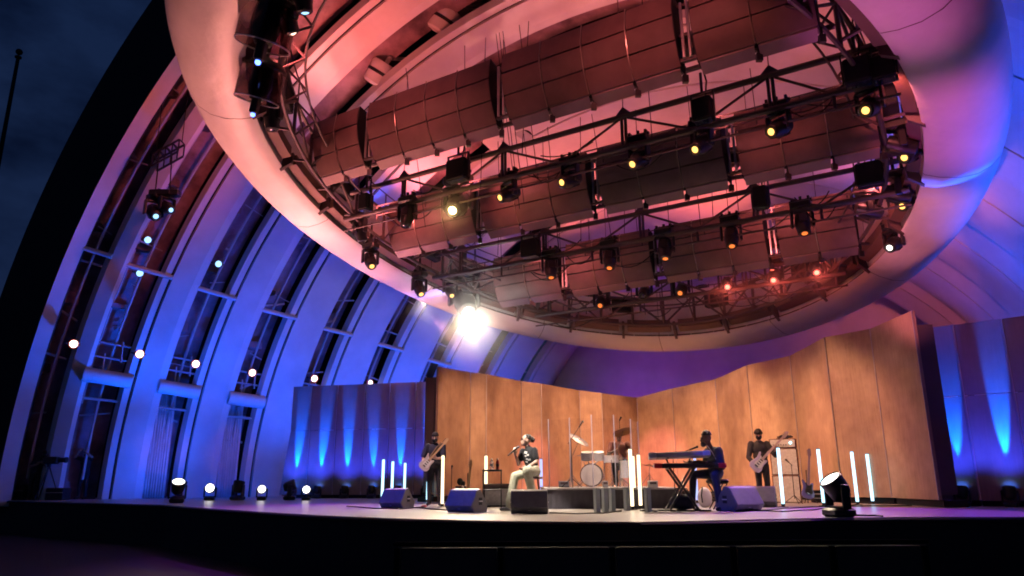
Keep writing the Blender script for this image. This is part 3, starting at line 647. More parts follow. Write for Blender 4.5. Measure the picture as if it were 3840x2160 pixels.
# security lamps hanging under the cross beam at left
t = thing('globe_lamps', 'pair of small white dome cameras hanging below the left cross beam', 'dome camera', onY(352, 1470, 27.5))
for dx in (-.0, .36):
    e = MB(); e.cyl((dx, 0, .45), (dx, 0, .1), .04, n=8); e.lathe([(.12, .14), (.19, .1), (.19, 0), (.17, -.1), (.1, -.18), (.0001, -.2)], c=(dx, 0, 0), n=16); e.build('dome', M_white, t, True)
e = MB(); e.bbox((.1, 0, .6), (.5, .12, .3), .02); e.bbox((-.05, 0, 1.0), (.3, .2, .6), .03); e.build('bracket', M_white, t)
for u, v, lb in ((3310, 1068, 'small black spotlight fixed to the right shell band near the ring'), (3180, 1130, 'small black spotlight fixed to the purple back wall')):
    P = onplane(u, v, SC0-G*5.6, G); moving_light(P+V(0, -.25, 0), (-.2, -.9, .1), 'off', lb, group='small black spotlights on the shell', sc=.8)

# ---------------------------------------------------------------- rose uplights added out of sight on top of the ring
def uplight(ph, off, dz, target, energy, color, ang):
    P = ell(ph, off, dz); T = Vector(target)
    port_lamp(P, T-P, 'rose', 'added unseen rose shell uplight on top of the canopy ring', .2, 'added rose uplights on top of the canopy ring')
    spot('added_uplight_beam', P+(T-P).normalized()*.1, T, energy, color, ang, .8, .25)
for i in range(10):
    ph = math.pi*.1+2*math.pi*i/10
    P = ell(ph, .5, 2.0); C_ = RC+ZU*2
    T = P-(P-C_)*.12+ZU*10+G*1
    uplight(ph, .5, 2.1, T, 1150 if math.cos(ph) < .5 else 220, PINK, 92 if math.cos(ph) < .5 else 74)
for ph, k, th, en in ((math.pi*1.12, 1, .74, 650), (math.pi*1.02, 3, .95, 200), (.35, 9, math.pi-.72, 700), (.6, 9, math.pi-.8, 900)):
    uplight(ph, 1.2, 1.75, SP(ARC[k][0]+.8, ARC[k][1], th), en, PINK, 75 if k < 5 else 52)

# ---------------------------------------------------------------- people
SKIN_L = mat('skin_light', (.52, .33, .25), .5, var=.06, scale=20); SKIN_M = mat('skin_tan', (.40, .235, .16), .5, var=.06, scale=20); SKIN_D = mat('skin_deep', (.12, .062, .04), .45, var=.06, scale=20)
C_black = mat('cloth_black', (.016, .015, .018), .85, var=.25, scale=9, bump=.3, bscale=25); C_char = mat('cloth_charcoal', (.03, .027, .03), .85, var=.25, scale=9, bump=.3, bscale=25)
C_khaki = mat('cloth_khaki', (.42, .42, .31), .85, var=.25, scale=7, bump=.5, bscale=14); C_navy = mat('cloth_navy', (.014, .017, .04), .85, var=.2, scale=9, bump=.3, bscale=25)
C_rust = mat('cloth_rust', (.20, .07, .04), .85, var=.2, scale=9); M_shoe = mat('shoe_leather', (.02, .02, .022), .4); M_shoeg = mat('shoe_grey', (.35, .36, .38), .5)
M_hair = mat('hair_dark', (.012, .009, .008), .6, var=.4, scale=60, bump=.8, bscale=120); M_mask = mat('mask_cloth', (.01, .01, .011), .8)
M_eye = mat('eye_dark', (.01, .008, .007), .2); M_lipc = mat('lip', (.25, .09, .08), .5)
def unit(v): return Vector(v).normalized()
def head_caps(c, yaw=0., tilt=0., sc=1.):
    """head centred at c facing -y turned by yaw; returns shapes, and the frame"""
    rot = Matrix.Rotation(yaw, 3, 'Z') @ Matrix.Rotation(tilt, 3, 'X'); c = Vector(c)
    P = lambda x, y, z: c+rot @ V(x*sc, y*sc, z*sc)
    E = [('e', P(0, .012, .035), (.077*sc, .098*sc, .092*sc), rot, 'skin'), ('e', P(0, -.035, -.045), (.058*sc, .064*sc, .068*sc), rot, 'skin'), ('e', P(0, -.03, .01), (.066*sc, .066*sc, .075*sc), rot, 'skin'),
         ('c', P(0, -.094, .005), .010*sc, P(0, -.112, -.022), .016*sc, 'skin'), ('e', P(.078, .012, -.005), (.012*sc, .022*sc, .032*sc), rot, 'skin'), ('e', P(-.078, .012, -.005), (.012*sc, .022*sc, .032*sc), rot, 'skin'),
         ('e', P(0, -.075, -.085), (.03*sc, .024*sc, .022*sc), rot, 'skin')]
    return E, P, rot
def hand_caps(wrist, d, side, curl=.9, lab='skin', spread=.012):
    """palm along d; side points to the thumb; fingers curl towards d x side"""
    d, side = unit(d), unit(side); nrm = d.cross(side).normalized(); side = nrm.cross(d).normalized(); w_ = Vector(wrist); out = []
    for o in (-.022, 0, .022): out.append(('c', w_+d*.01+side*o*.6, .021, w_+d*.082+side*o, .019, lab))
    for i, (o, ln) in enumerate(((.034, .036), (.012, .041), (-.011, .038), (-.032, .030))):
        b = w_+d*.09+side*o; a = 0; p = b; q = d
        for s_, f in enumerate((1., .75, .6)):
            a += curl*(.55+.15*s_); q = (d*math.cos(a)+nrm*math.sin(a)); e_ = p+q*ln*f; out.append(('c', p, .0095-.0008*s_, e_, .0088-.0008*s_, lab)); p = e_
    b = w_+d*.025+side*.03; m = b+(d*.6+side*.7+nrm*.3).normalized()*.04; out += [('c', b, .013, m, .011, lab), ('c', m, .011, m+(d*.85+nrm*.5*curl+side*.1).normalized()*.032, .009, lab)]
    return out
def body(parent, shapes, mats, voxel=.011):
    """one continuous skin grown over the shapes; the garment of each face follows the nearest shape"""
    e = MB()
    for s_ in shapes:
        if s_[0] == 'c':
            _, a, r0_, b, r1_, _l = s_; e.sphere(a, r0_, 12, 8); e.sphere(b, r1_, 12, 8); e.cyl(a, b, r0_, r1_, 12)
        else: e.sphere(s_[1], 1., 16, 12, s_[2], None) if s_[3] is None else e.sphere(s_[1], 1., 16, 12, s_[2], s_[3])
    me = e.mesh('tmp', mats[0][1]); o = bpy.data.objects.new('tmp', me); col.objects.link(o)
    md = o.modifiers.new('r', 'REMESH'); md.mode = 'VOXEL'; md.voxel_size = voxel
    sm = o.modifiers.new('s', 'SMOOTH'); sm.iterations = 3; sm.factor = .5
    dg = bpy.context.evaluated_depsgraph_get(); dg.update(); nm = bpy.data.meshes.new_from_object(o.evaluated_get(dg))
    bpy.data.objects.remove(o); nm.name = 'body'; nm.materials.clear(); names = [k for k, _ in mats]
    for _, m in mats: nm.materials.append(m)
    k = len(nm.polygons); ce = np.empty(k*3); nm.polygons.foreach_get('center', ce); ce = ce.reshape(-1, 3)
    best = np.full(k, 1e9); idx = np.zeros(k, int)
    for s_ in shapes:
        if s_[0] == 'c':
            a, b = np.array(s_[1]), np.array(s_[3]); ab = b-a; t = np.clip(((ce-a) @ ab)/max(1e-9, ab @ ab), 0, 1); d = np.linalg.norm(ce-(a+t[:, None]*ab), axis=1)-(s_[2]+(s_[4]-s_[2])*t)
        else:
            q = ce-np.array(s_[1]); 
            if s_[3] is not None: q = q @ np.array(s_[3])
            d = (np.linalg.norm(q/np.array(s_[2]), axis=1)-1)*min(s_[2])
        mI = names.index(s_[-1]); z = d < best; best[z] = d[z]; idx[z] = mI
    nm.polygons.foreach_set('material_index', idx.astype(np.int32)); nm.polygons.foreach_set('use_smooth', [True]*k); nm.update()
    return obj('body', nm, parent)
def face(parent, P, rot, mask=False, sc=1., lips=True):
    for x in (-.03, .03):
        e = MB(); e.sphere(P(x, -.088, .018), .011*sc, 8, 6); e.build('eye', M_eye, parent, True)
        e = MB(); e.box(P(x, -.094, .042), (.032*sc, .012, .008), rot); e.build('eyebrow', M_hair, parent)
    if mask:
        e = MB(); e.sphere(P(0, -.04, -.052), 1., 16, 10, (.072*sc, .078*sc, .066*sc), rot); e.build('face_mask', M_mask, parent, True)
    elif lips:
        e = MB(); e.sphere(P(0, -.094, -.055), 1., 10, 6, (.022*sc, .010*sc, .007*sc), rot); e.build('mouth', M_lipc, parent, True)
def cap(parent, P, rot, name, m, r=(.086, .108, .10), dz=.048, dy=.012, zcut=-.02, noise=0., n=20):
    e = MB(); rows = []
    for j in range(9):
        a = math.asin(max(-1, min(1, zcut/r[2])))+(math.pi/2-math.asin(max(-1, zcut/r[2])))*j/8
        rows.append([P((r[0]+noise*random.uniform(-1, 1))*math.cos(a)*math.cos(2*math.pi*i/n), dy+(r[1]+noise*random.uniform(-1, 1))*math.cos(a)*math.sin(2*math.pi*i/n), dz+(r[2]+noise*random.uniform(-1, 1))*math.sin(a)) for i in range(n)])
        rows[-1].append(rows[-1][0])
    e.grid(rows); o = e.build(name, m, parent, True, 80); md = o.modifiers.new('s', 'SOLIDIFY'); md.thickness = .012; return o
def limb(pts, rs, lab): return [('c', pts[i], rs[i], pts[i+1], rs[i+1], lab if isinstance(lab, str) else lab[i]) for i in range(len(pts)-1)]
def torso(pel, chest, neck, lab, wide=1., low='pants', yaw=0.):
    rot = Matrix.Rotation(yaw, 3, 'Z'); pel, chest, neck = Vector(pel), Vector(chest), Vector(neck); mid = pel.lerp(chest, .5)
    return [('e', chest, (.175*wide, .12*wide, .20), rot, lab), ('e', mid, (.158*wide, .118*wide, .17), rot, lab), ('e', pel+V(0, 0, .02), (.162*wide, .125*wide, .13), rot, low), ('c', chest+(neck-chest)*.55, .085, neck, .058, lab)]

# --- guitarist, standing
pg = thing('person', 'guitarist in dark T-shirt, beanie and black mask standing at the left', 'person', atY(1627, 18.3))
pel, chest, neck = V(.01, .02, .95), V(0, .02, 1.28), V(0, .01, 1.47); hd = V(0, -.02, 1.60)
E, HP, HR = head_caps(hd, -.12, .12)
sh = torso(pel, chest, neck, 'shirt', 1.05)+E+[('c', neck-ZU*.02, .052, hd-ZU*.03, .05, 'skin')]
RS, LS = V(-.19, .02, 1.40), V(.19, .02, 1.40); RE, LE = V(-.29, -.02, 1.13), V(.22, -.10, 1.11); RW_, LW_ = V(-.235, -.17, .955), V(.07, -.20, 1.10)
sh += limb([RS, RS.lerp(RE, .85)], [.075, .066], 'shirt')+limb([RS.lerp(RE, .8), RE, RW_], [.045, .042, .03], 'skin')+limb([LS, LS.lerp(LE, .85)], [.075, .066], 'shirt')+limb([LS.lerp(LE, .8), LE, LW_], [.045, .042, .03], 'skin')
sh += hand_caps(RW_, (.55, -.05, -.25), (.3, -.3, .7), .6)+hand_caps(LW_, (-.75, .02, .25), (-.2, -.4, .8), 1.0)
for s_ in (-1, 1):
    hp, kn, an = V(.085*s_, .02, .90), V(.115*s_, -.01, .50), V(.125*s_+.01, .03, .09)
    sh += limb([hp, kn, an], [.098, .068, .056], 'pants')+[('c', an-ZU*.02+V(0, .03, 0), .045, V(.15*s_, -.14, .035), .035, 'shoe')]
body(pg, sh, [('skin', SKIN_L), ('shirt', C_navy), ('pants', C_black), ('shoe', M_shoe)]); face(pg, HP, HR, True); cap(pg, HP, HR, 'beanie', C_black, zcut=-.005, dz=.045)
e = MB(); e.tube([V(.15, -.085, 1.47), V(.06, -.135, 1.36), V(-.05, -.155, 1.2), V(-.16, -.17, 1.05)], [.03]*4, 6); e.build('guitar_strap', mat('strap_tan', (.16, .10, .05), .7), pg, True)

# --- guitars
OUT = [(-.22, 0), (-.21, .09), (-.16, .145), (-.08, .15), (-.01, .125), (.06, .115), (.12, .13), (.19, .155), (.215, .14), (.19, .105), (.14, .075), (.13, .035), (.13, -.035), (.14, -.06), (.165, -.085), (.16, -.11), (.11, -.115), (.04, -.11), (-.03, -.125), (-.09, -.155), (-.165, -.15), (-.215, -.09)]
M_chrome = mat('chrome', (.6, .6, .62), .2, .9, var=0); M_fret = mat('fretboard', (.10, .05, .03), .5); M_maple = mat('maple_neck', (.50, .33, .17), .45); M_pickg = mat('pickguard', (.62, .60, .58), .35)
def guitar(name, label, loc, ndir, up, bodym, neckm, group=None, long=1., sc=1., cat='guitar', pg_=None):
    x = unit(ndir); z = unit(Vector(up)-x*Vector(up).dot(x)); y = z.cross(x)      # x along the neck, z out of the face
    t = thing(name, label, cat, loc, 0, group); t.rotation_mode = 'QUATERNION'; t.rotation_quaternion = Matrix((x, y, z)).transposed().to_quaternion(); t.scale = (sc,)*3
    e = MB(); e.prism([V(a, b, -.022) for a, b in OUT], V(0, 0, .044)); o = e.build('body', bodym, t, True); md = o.modifiers.new('b', 'BEVEL'); md.width = .008; md.segments = 2
    e = MB(); e.prism([V(a*.62+.02, b*.6-.015, .023) for a, b in OUT], V(0, 0, .004)); e.build('pickguard', pg_ or M_pickg, t)
    nl = .64*long; e = MB(); e.hexa([V(.08, -.028, .005), V(nl, -.021, .008), V(nl, .021, .008), V(.08, .028, .005), V(.08, -.028, .032), V(nl, -.021, .03), V(nl, .021, .03), V(.08, .028, .032)]); e.build('neck', neckm, t)
    e = MB(); e.prism([V(nl, -.022, .006), V(nl+.03, -.045, .006), V(nl+.17, -.03, .006), V(nl+.19, .01, .006), V(nl+.15, .045, .006), V(nl+.02, .03, .006), V(nl, .022, .006)], V(0, 0, .016)); h_ = e.build('headstock', neckm, t)
    for q in range(4):
        e = MB(); e.cyl((nl+.03+.035*q, .035, .014), (nl+.03+.035*q, .065, .014), .008, n=6); e.build('tuner', M_chrome, h_)
    for q in (-.04, .02, .075): e = MB(); e.bbox((q, 0, .030), (.022, .07, .012), .003); e.build('pickup', M_black, t)
    e = MB(); e.bbox((-.1, 0, .030), (.03, .08, .014), .003); e.build('bridge', M_chrome, t)
    return t
b0 = pg.location
guitar('electric_guitar', 'pale electric guitar held by the guitarist in the beanie', b0+V(-.165, -.215, 1.0), (.66, 0, .74), (.1, -1, .08), mat('guitar_pale', (.50, .44, .42), .3, coat=.4), M_maple, sc=.92)

# --- bassist, standing
pb = thing('person', 'bassist in a black jacket and mask standing before the bass amplifier', 'person', atY(2869, 18.3))
pel, chest, neck = V(0, .02, .97), V(-.01, .02, 1.30), V(-.02, .01, 1.49); hd = V(-.02, -.02, 1.63); E, HP, HR = head_caps(hd, -.25, .12)
sh = torso(pel, chest, neck, 'shirt', 1.12, 'shirt')+E+[('c', neck-ZU*.02, .055, hd-ZU*.03, .052, 'skin')]
RS, LS = V(-.205, .03, 1.41), V(.175, .02, 1.41); RE, LE = V(-.30, .0, 1.10), V(.32, -.10, 1.14); RW_, LW_ = V(-.225, -.17, .915), V(.275, -.24, 1.235)
sh += limb([RS, RE, RE.lerp(RW_, .92)], [.082, .062, .046], 'shirt')+limb([RE.lerp(RW_, .85), RW_], [.034, .03], 'skin')+limb([LS, LE, LE.lerp(LW_, .85)], [.082, .062, .046], 'shirt')+limb([LE.lerp(LW_, .8), LW_], [.034, .03], 'skin')
sh += hand_caps(RW_, (.6, -.1, -.1), (.2, -.4, .7), .7)+hand_caps(LW_, (.1, -.25, .85), (-.7, -.5, .2), 1.1)
sh += [('e', V(0, .02, .86), (.17, .12, .12), None, 'shirt')]
for s_ in (-1, 1):
    hp, kn, an = V(.085*s_, .02, .90), V(.10*s_, -.01, .50), V(.10*s_, .03, .09); sh += limb([hp, kn, an], [.10, .07, .06], 'pants')+[('c', an-ZU*.02, .045, V(.13*s_, -.15, .035), .035, 'shoe')]
body(pb, sh, [('skin', SKIN_M), ('shirt', C_char), ('pants', C_char), ('shoe', M_shoe)]); face(pb, HP, HR, True); cap(pb, HP, HR, 'hair', M_hair, r=(.103, .122, .105), dz=.045, zcut=-.02, noise=.006)
e = MB(); e.sphere(HP(0, -.088, .016), 1., 12, 6, (.06, .012, .012), HR); e.build('glasses', M_black, pb, True)
b0 = pb.location
guitar('bass_guitar', 'pale violet bass guitar held by the bassist', b0+V(-.135, -.235, .965), (.70, 0, .66), (-.05, -1, .1), mat('bass_violet', (.46, .40, .55), .3, coat=.4), mat('bass_neck', (.44, .33, .30), .4), long=1.28, sc=1.05, cat='bass guitar')

# --- singer on a stool
ps = thing('person', 'singer in black printed T-shirt and khaki trousers seated with a microphone', 'person', atY(1990, 15.3))
pel, chest, neck = V(.06, 0, .765), V(-.01, -.01, 1.06), V(-.045, 0, 1.235); hd = V(-.085, -.01, 1.365); E, HP, HR = head_caps(hd, R(-72), R(-8), .98)
sh = torso(pel, chest, neck, 'shirt', .92, 'pants', R(-38))+E+[('c', neck-ZU*.03, .046, hd+V(.02, 0, -.03), .047, 'skin')]
RS, LS = V(-.15, .06, 1.16), V(.085, -.13, 1.165); RE, LE = V(-.235, .0, .90), V(.125, -.22, .95); RW_, LW_ = V(-.305, -.06, 1.10), V(-.06, -.29, .835)
sh += limb([RS, RS.lerp(RE, .6)], [.065, .058], 'shirt')+limb([RS.lerp(RE, .5), RE, RW_], [.04, .037, .026], 'skin')+limb([LS, LS.lerp(LE, .7)], [.072, .064], 'shirt')+limb([LS.lerp(LE, .6), LE, LW_], [.042, .038, .027], 'skin')
sh += hand_caps(RW_, (-.12, -.1, .9), (.6, -.4, .3), 1.2)+hand_caps(LW_, (-.85, -.1, -.3), (-.2, -.5, .5), .5)
kn, an = V(-.31, -.05, .66), V(-.42, -.06, .12); sh += limb([V(0, .07, .75), kn, an], [.105, .088, .085], 'pants')+limb([an, an-ZU*.05], [.045, .042], 'skin')+[('c', an-ZU*.075, .045, an+V(-.17, -.04, -.085), .034, 'shoe')]
kn, an = V(-.07, -.36, .765), V(.02, -.20, .40); sh += limb([V(.1, -.09, .76), kn, an], [.115, .095, .085], 'pants')+[('c', an-ZU*.06, .045, an+V(-.13, -.1, -.10), .034, 'shoe')]
bs = body(ps, sh, [('skin', SKIN_L), ('shirt', C_black), ('pants', C_khaki), ('shoe', M_shoeg)]); face(ps, HP, HR); cap(ps, HP, HR, 'hair', M_hair, r=(.083, .094, .098), dz=.050, dy=.040, zcut=-.02, noise=.002)
e = MB(); e.sphere(HP(0, .135, .045), .06, 14, 10, (1, .9, 1)); e.build('hair_bun', M_hair, ps, True)
M_print = mat('shirt_print', (.55, .54, .52), .8, var=.3, scale=30)
for j, (u_, z_, w_, h_, an_) in enumerate(((-.01, 1.13, .08, .05, .2), (.035, 1.08, .05, .035, -.1), (-.02, 1.06, .045, .03, .3), (.0, 1.0, .05, .03, .1), (.05, .985, .055, .035, -.1), (-.03, .945, .06, .03, .15))):
    th = R(-38); o_ = V(math.sin(th), -math.cos(th), 0); sd = V(math.cos(th), math.sin(th), 0)
    k_ = chest+sd*u_+V(0, 0, z_-1.06)+V(.02, 0, 0)*((1.06-z_)/.1)
    r_ = Matrix.Rotation(th, 3, 'Z') @ Matrix.Rotation(an_, 3, 'Y')
    hit, lc, nr, _ = bs.ray_cast(k_+o_*.6, -o_)
    if hit:
        yv = nr.normalized(); xv = (sd-yv*sd.dot(yv)).normalized(); zv = xv.cross(-yv); rr = Matrix((xv, -yv, zv)).transposed() @ Matrix.Rotation(an_, 3, 'Y')
        e = MB(); e.bbox(lc+nr*.002, (w_, .006, h_), .002, rr); e.build('print_mark', M_print, ps)
mic = thing('microphone', 'black handheld microphone in the singer\'s hand', 'microphone', ps.location+V(-.34, -.10, 1.16)); d = unit((.62, .12, .5)); mic.rotation_mode = 'QUATERNION'; mic.rotation_quaternion = d.to_track_quat('Z', 'Y')
e = MB(); e.lathe([(.011, -.15), (.016, -.14), (.02, .08), (.024, .1), (.0001, .1)], n=14); e.build('handle', M_black, mic, True); e = MB(); e.sphere((0, 0, .13), .03, 14, 10, (1, 1, 1.15)); e.build('grille', M_steel, mic, True)

# --- keyboard player
pk = thing('person', 'keyboard player in a dark jacket with a beard, seated facing left', 'person', atY(2690, 15.0))
pel, chest, neck = V(.03, .02, .70), V(.02, .0, 1.02), V(-.06, -.0, 1.215); hd = V(-.13, -.01, 1.36); E, HP, HR = head_caps(hd, R(-82), R(2), 1.06)
sh = torso(pel, chest, neck, 'shirt', 1.12, 'pants', R(-70))+E+[('c', neck-ZU*.03, .06, hd+V(.03, 0, -.03), .055, 'skin')]
RS, LS = V(-.05, .19, 1.13), V(.06, -.18, 1.12); RE, LE = V(-.12, .25, .86), V(.08, -.27, .82); RW_, LW_ = V(-.42, .15, .93), V(-.36, -.22, .93)
sh += limb([RS, RE, RW_], [.085, .06, .04], 'shirt')+limb([LS, LE, LE.lerp(LW_, .55)], [.09, .068, .05], 'shirt')+limb([LE.lerp(LW_, .5), LW_], [.042, .03], 'skin')
sh += hand_caps(RW_, (-.9, 0, -.1), (0, -.9, .2), .5)+hand_caps(LW_, (-.9, .1, -.05), (0, .9, .2), .5)
kn, an = V(-.40, .12, .68), V(-.46, .10, .10); sh += limb([V(0, .1, .69), kn, an], [.11, .078, .06], 'pants')+[('c', an-ZU*.04, .045, an+V(-.17, 0, -.06), .035, 'shoe')]
kn, an = V(-.10, -.38, .66), V(-.03, -.36, .10); sh += limb([V(.03, -.09, .69), kn, an], [.115, .085, .065], 'pants')+[('c', an-ZU*.04, .045, an+V(-.1, -.13, -.06), .035, 'shoe')]
body(pk, sh, [('skin', SKIN_D), ('shirt', C_char), ('pants', C_navy), ('shoe', M_shoe)]); face(pk, HP, HR, sc=1.06); cap(pk, HP, HR, 'hair', M_hair, r=(.088, .105, .125), dz=.05, dy=.02, zcut=.03, noise=.004)
e = MB(); e.sphere(HP(0, -.062, -.085), 1., 14, 10, (.058, .055, .062), HR); e.build('beard', M_hair, pk, True)
e = MB(); e.tube([HP(.03, -.03, -.12)+V(.02, -.06, 0), chest+V(-.08, -.13, .10), chest+V(-.02, -.17, -.05)], .006, 5); e.build('lanyard', M_pickg, pk)

# --- drummer
ZR = .425
pd = thing('person', 'drummer in a rust shirt seated behind the drum kit', 'person', atY(2330, 18.35, ZR)+V(0, 0, 0))
pel, chest, neck = V(.02, .05, .56), V(-.01, .02, .88), V(-.01, 0, 1.07); hd = V(-.02, -.02, 1.21); E, HP, HR = head_caps(hd, -.2, .1)
sh = torso(pel, chest, neck, 'shirt', 1.05)+E+[('c', neck-ZU*.02, .052, hd-ZU*.03, .05, 'skin')]
RS, LS = V(-.19, 0, 1.0), V(.19, 0, 1.0); RE, LE = V(-.30, -.12, .76), V(.29, -.12, .76); RW_, LW_ = V(-.20, -.36, .82), V(.16, -.38, .80)
for a_, b_, c_ in ((RS, RE, RW_), (LS, LE, LW_)): sh += limb([a_, a_.lerp(b_, .8)], [.07, .06], 'shirt')+limb([a_.lerp(b_, .7), b_, c_], [.045, .042, .03], 'skin')
sh += hand_caps(RW_, (.3, -.8, 0), (.7, .2, .3), 1.2)+hand_caps(LW_, (-.3, -.8, 0), (-.7, .2, .3), 1.2)
for s_ in (-1, 1):
    kn, an = V(.2*s_, -.40, .52), V(.19*s_, -.42, .09); sh += limb([V(.09*s_, .03, .55), kn, an], [.10, .07, .055], 'pants')+[('c', an-ZU*.03, .04, an+V(0, -.16, -.05), .034, 'shoe')]
body(pd, sh, [('skin', SKIN_D), ('shirt', C_rust), ('pants', C_black), ('shoe', M_shoe)], .013); face(pd, HP, HR); cap(pd, HP, HR, 'hair', M_hair, noise=.003)
for nm_, w0 in (('left', RW_), ('right', LW_)):
    t = thing('drumstick', f'drumstick in the drummer\'s {nm_} hand as seen from the front', 'drumstick', pd.location+w0+V(0, -.08, 0), 0, 'drumsticks'); e = MB(); e.cyl((0, .06, -.02), (.04 if nm_ == 'left' else -.04, -.3, .06), .008, .006, 8); e.sphere((.04 if nm_ == 'left' else -.04, -.3, .06), .008, 8, 6); e.build('stick', M_maple, t)
t = thing('drum_throne', 'round black drum throne under the drummer', 'stool', atY(2330, 18.42, ZR)); e = MB(); e.lathe([(.0001, .47), (.16, .465), (.175, .44), (.17, .39), (.0001, .38)], n=20); e.build('seat', M_black2, t, True)
e = MB(); e.cyl((0, 0, .38), (0, 0, .15), .02); [e.cyl((0, 0, .2), (.24*math.cos(a_), .24*math.sin(a_), .01), .012, n=6) for a_ in (.3, 2.4, 4.5)]; e.build('tripod', M_chrome, t)

# --- two crew in the dark at far left
for nm_, u_, Y_, pose in (('crew member in black with both arms raised in the dark shell gap', 303, 27.0, 1), ('camera operator in black bending to a camera at the far left', 118, 26.2, 2)):
    pc = thing('person', nm_, 'person', atY(u_, Y_)); lean = 0 if pose == 1 else .18
    pel, chest, neck = V(0, .02, .95), V(lean*.4, -.0, 1.28-lean*.1), V(lean, -.02, 1.45-lean*.2); hd = V(lean*1.3, -.04, 1.58-lean*.25); E, HP, HR = head_caps(hd, .4, .1)
    sh = torso(pel, chest, neck, 'shirt', 1.05)+E+[('c', neck-ZU*.02, .052, hd-ZU*.03, .05, 'skin')]
    for s_ in (-1, 1):
        S_ = V(.19*s_+lean*.7, 0, 1.39-lean*.15); El = V(.3*s_, -.2, 1.45) if pose == 1 else V(.28*s_+.15, -.15, 1.12); W_ = V(.12*s_, -.3, 1.62) if pose == 1 else V(.1*s_+.32, -.3, 1.2)
        sh += limb([S_, S_.lerp(El, .8)], [.07, .06], 'shirt')+limb([S_.lerp(El, .7), El, W_], [.045, .042, .03], 'skin')+hand_caps(W_, (-.5*s_, -.3, .5), (0, -.5, .6), .9)
        hp, kn, an = V(.085*s_, .02, .90), V(.11*s_, -.01, .50), V(.12*s_, .03, .09); sh += limb([hp, kn, an], [.098, .07, .056], 'pants')+[('c', an-ZU*.02, .045, V(.14*s_, -.14, .035), .035, 'shoe')]
    body(pc, sh, [('skin', SKIN_M), ('shirt', C_black), ('pants', C_black), ('shoe', M_shoe)], .014); face(pc, HP, HR, True); cap(pc, HP, HR, 'hair' if pose == 1 else 'cap_hat', M_hair if pose == 1 else C_black)
    if pose == 1: e = MB(); e.bbox(V(.08, -.16, 1.15), (.07, .01, .10), .003); e.build('pass_card', mat('pass_card', (.5, .5, .55), .5), pc)
t = thing('video_camera', 'black video camera on a tripod at the far left of the stage', 'camera', atY(165, 25.9))
e = MB(); e.bbox((.05, 0, 1.32), (.5, .2, .24), .03); e.build('camera_body', M_black, t); e = MB(); e.lathe([(.08, 0), (.08, .22), (.1, .24), (.1, .3), (.09, .3)], c=(.28, 0, 1.33), axis=V(1, 0, 0), n=16); e.build('lens', M_black, t, True); e = MB(); e.bbox((-.18, 0, 1.5), (.16, .14, .1), .02); e.build('viewfinder', M_black, t)
for a_ in (.4, 2.5, 4.6): e = MB(); e.cyl((0, 0, 1.15), (.45*math.cos(a_), .45*math.sin(a_), .01), .025, .018, 8); e.build('leg', M_black, t, True)
e = MB(); e.cyl((0, 0, 1.1), (0, 0, 1.22), .06, n=12); e.build('tripod_head', M_black, t, True)
for j, (u_, Y_, w_, h_) in enumerate(((40, 26.5, 1.1, .5), (215, 26.0, .6, .4))):
    t = thing('road_case', ['low dark case on the floor at the far left edge', 'small dark case below the video camera'][j], 'case', atY(u_, Y_)); e = MB(); e.bbox((0, 0, h_/2), (w_, .5, h_), .02); e.build('box', M_black2, t); e = MB(); e.bbox((0, -.255, h_*.62), (w_*.96, .012, .02), .003); e.build('seam_strip', M_alu, t)

# ---------------------------------------------------------------- light tubes
T_cool = lens_mat('tube_cool', (.45, .80, 1.), 2.6); T_warm = lens_mat('tube_warm', (1., .80, .52), 2.6); T_pale = lens_mat('tube_pale_blue', (.40, .50, 1.), 1.6)
def tube(u_, Y_, L_, m, label, z=0., r=.034):
    t = thing('light_tube', label, 'light tube', atY(u_, Y_, z), 0, 'upright light tubes on the stage')
    e = MB(); e.cyl((0, 0, .07), (0, 0, .05+L_), r, n=14); e.build('tube', m, t, True)
    e = MB(); e.cyl((0, 0, .05+L_), (0, 0, .075+L_), r*1.04, n=14); e.build('end_cap', M_grey, t, True)
    e = MB(); e.cyl((0, 0, .012), (0, 0, .07), r*1.1, n=14); e.lathe([(.11, 0), (.11, .008), (.08, .014), (.0001, .014)], n=18); e.build('foot', M_black, t, True)
tube(1432, 20.0, 1.08, T_cool, 'cool light tube, first of three left of the guitarist, tallest looking')
tube(1468, 21.3, 1.06, T_cool, 'cool light tube, middle of three left of the guitarist')
tube(1515, 22.8, 1.05, T_cool, 'cool light tube, last of three left of the guitarist, just before his side')
tube(1602, 21.5, .5, T_cool, 'short cool light tube glowing behind the guitarist\'s legs')
tube(1658, 17.6, 1.10, T_warm, 'warm light tube right beside the guitarist')
tube(1822, 17.3, 1.08, T_warm, 'warm light tube behind the tall black table')
tube(2031, 19.6, 1.06, T_pale, 'pale blue light tube behind the singer\'s stool')
tube(2372, 15.4, 1.14, T_warm, 'warm light tube before the drum riser, tallest of three')
tube(2381, 16.55, 1.03, T_warm, 'warm light tube before the drum riser, middle of three')
tube(2403, 15.85, 1.04, T_warm, 'warm light tube before the drum riser, right of three')
tube(2309, 24.0, 1.06, lens_mat('tube_orange', (1., .50, .30), 3.5), 'orange light tube glowing behind the drum shield')
tube(2616, 19.5, 1.06, T_pale, 'pale blue light tube behind the keyboard stand')
tube(2938, 16.4, 1.19, T_cool, 'cool light tube before the bass amplifier')
tube(3090, 17.0, 1.18, T_cool, 'cool light tube beside the bass guitar on its stand')
tube(3217, 17.6, 1.14, T_cool, 'cool light tube left of the right-hand pair')
tube(3274, 18.1, 1.10, T_cool, 'cool light tube right of the right-hand pair')

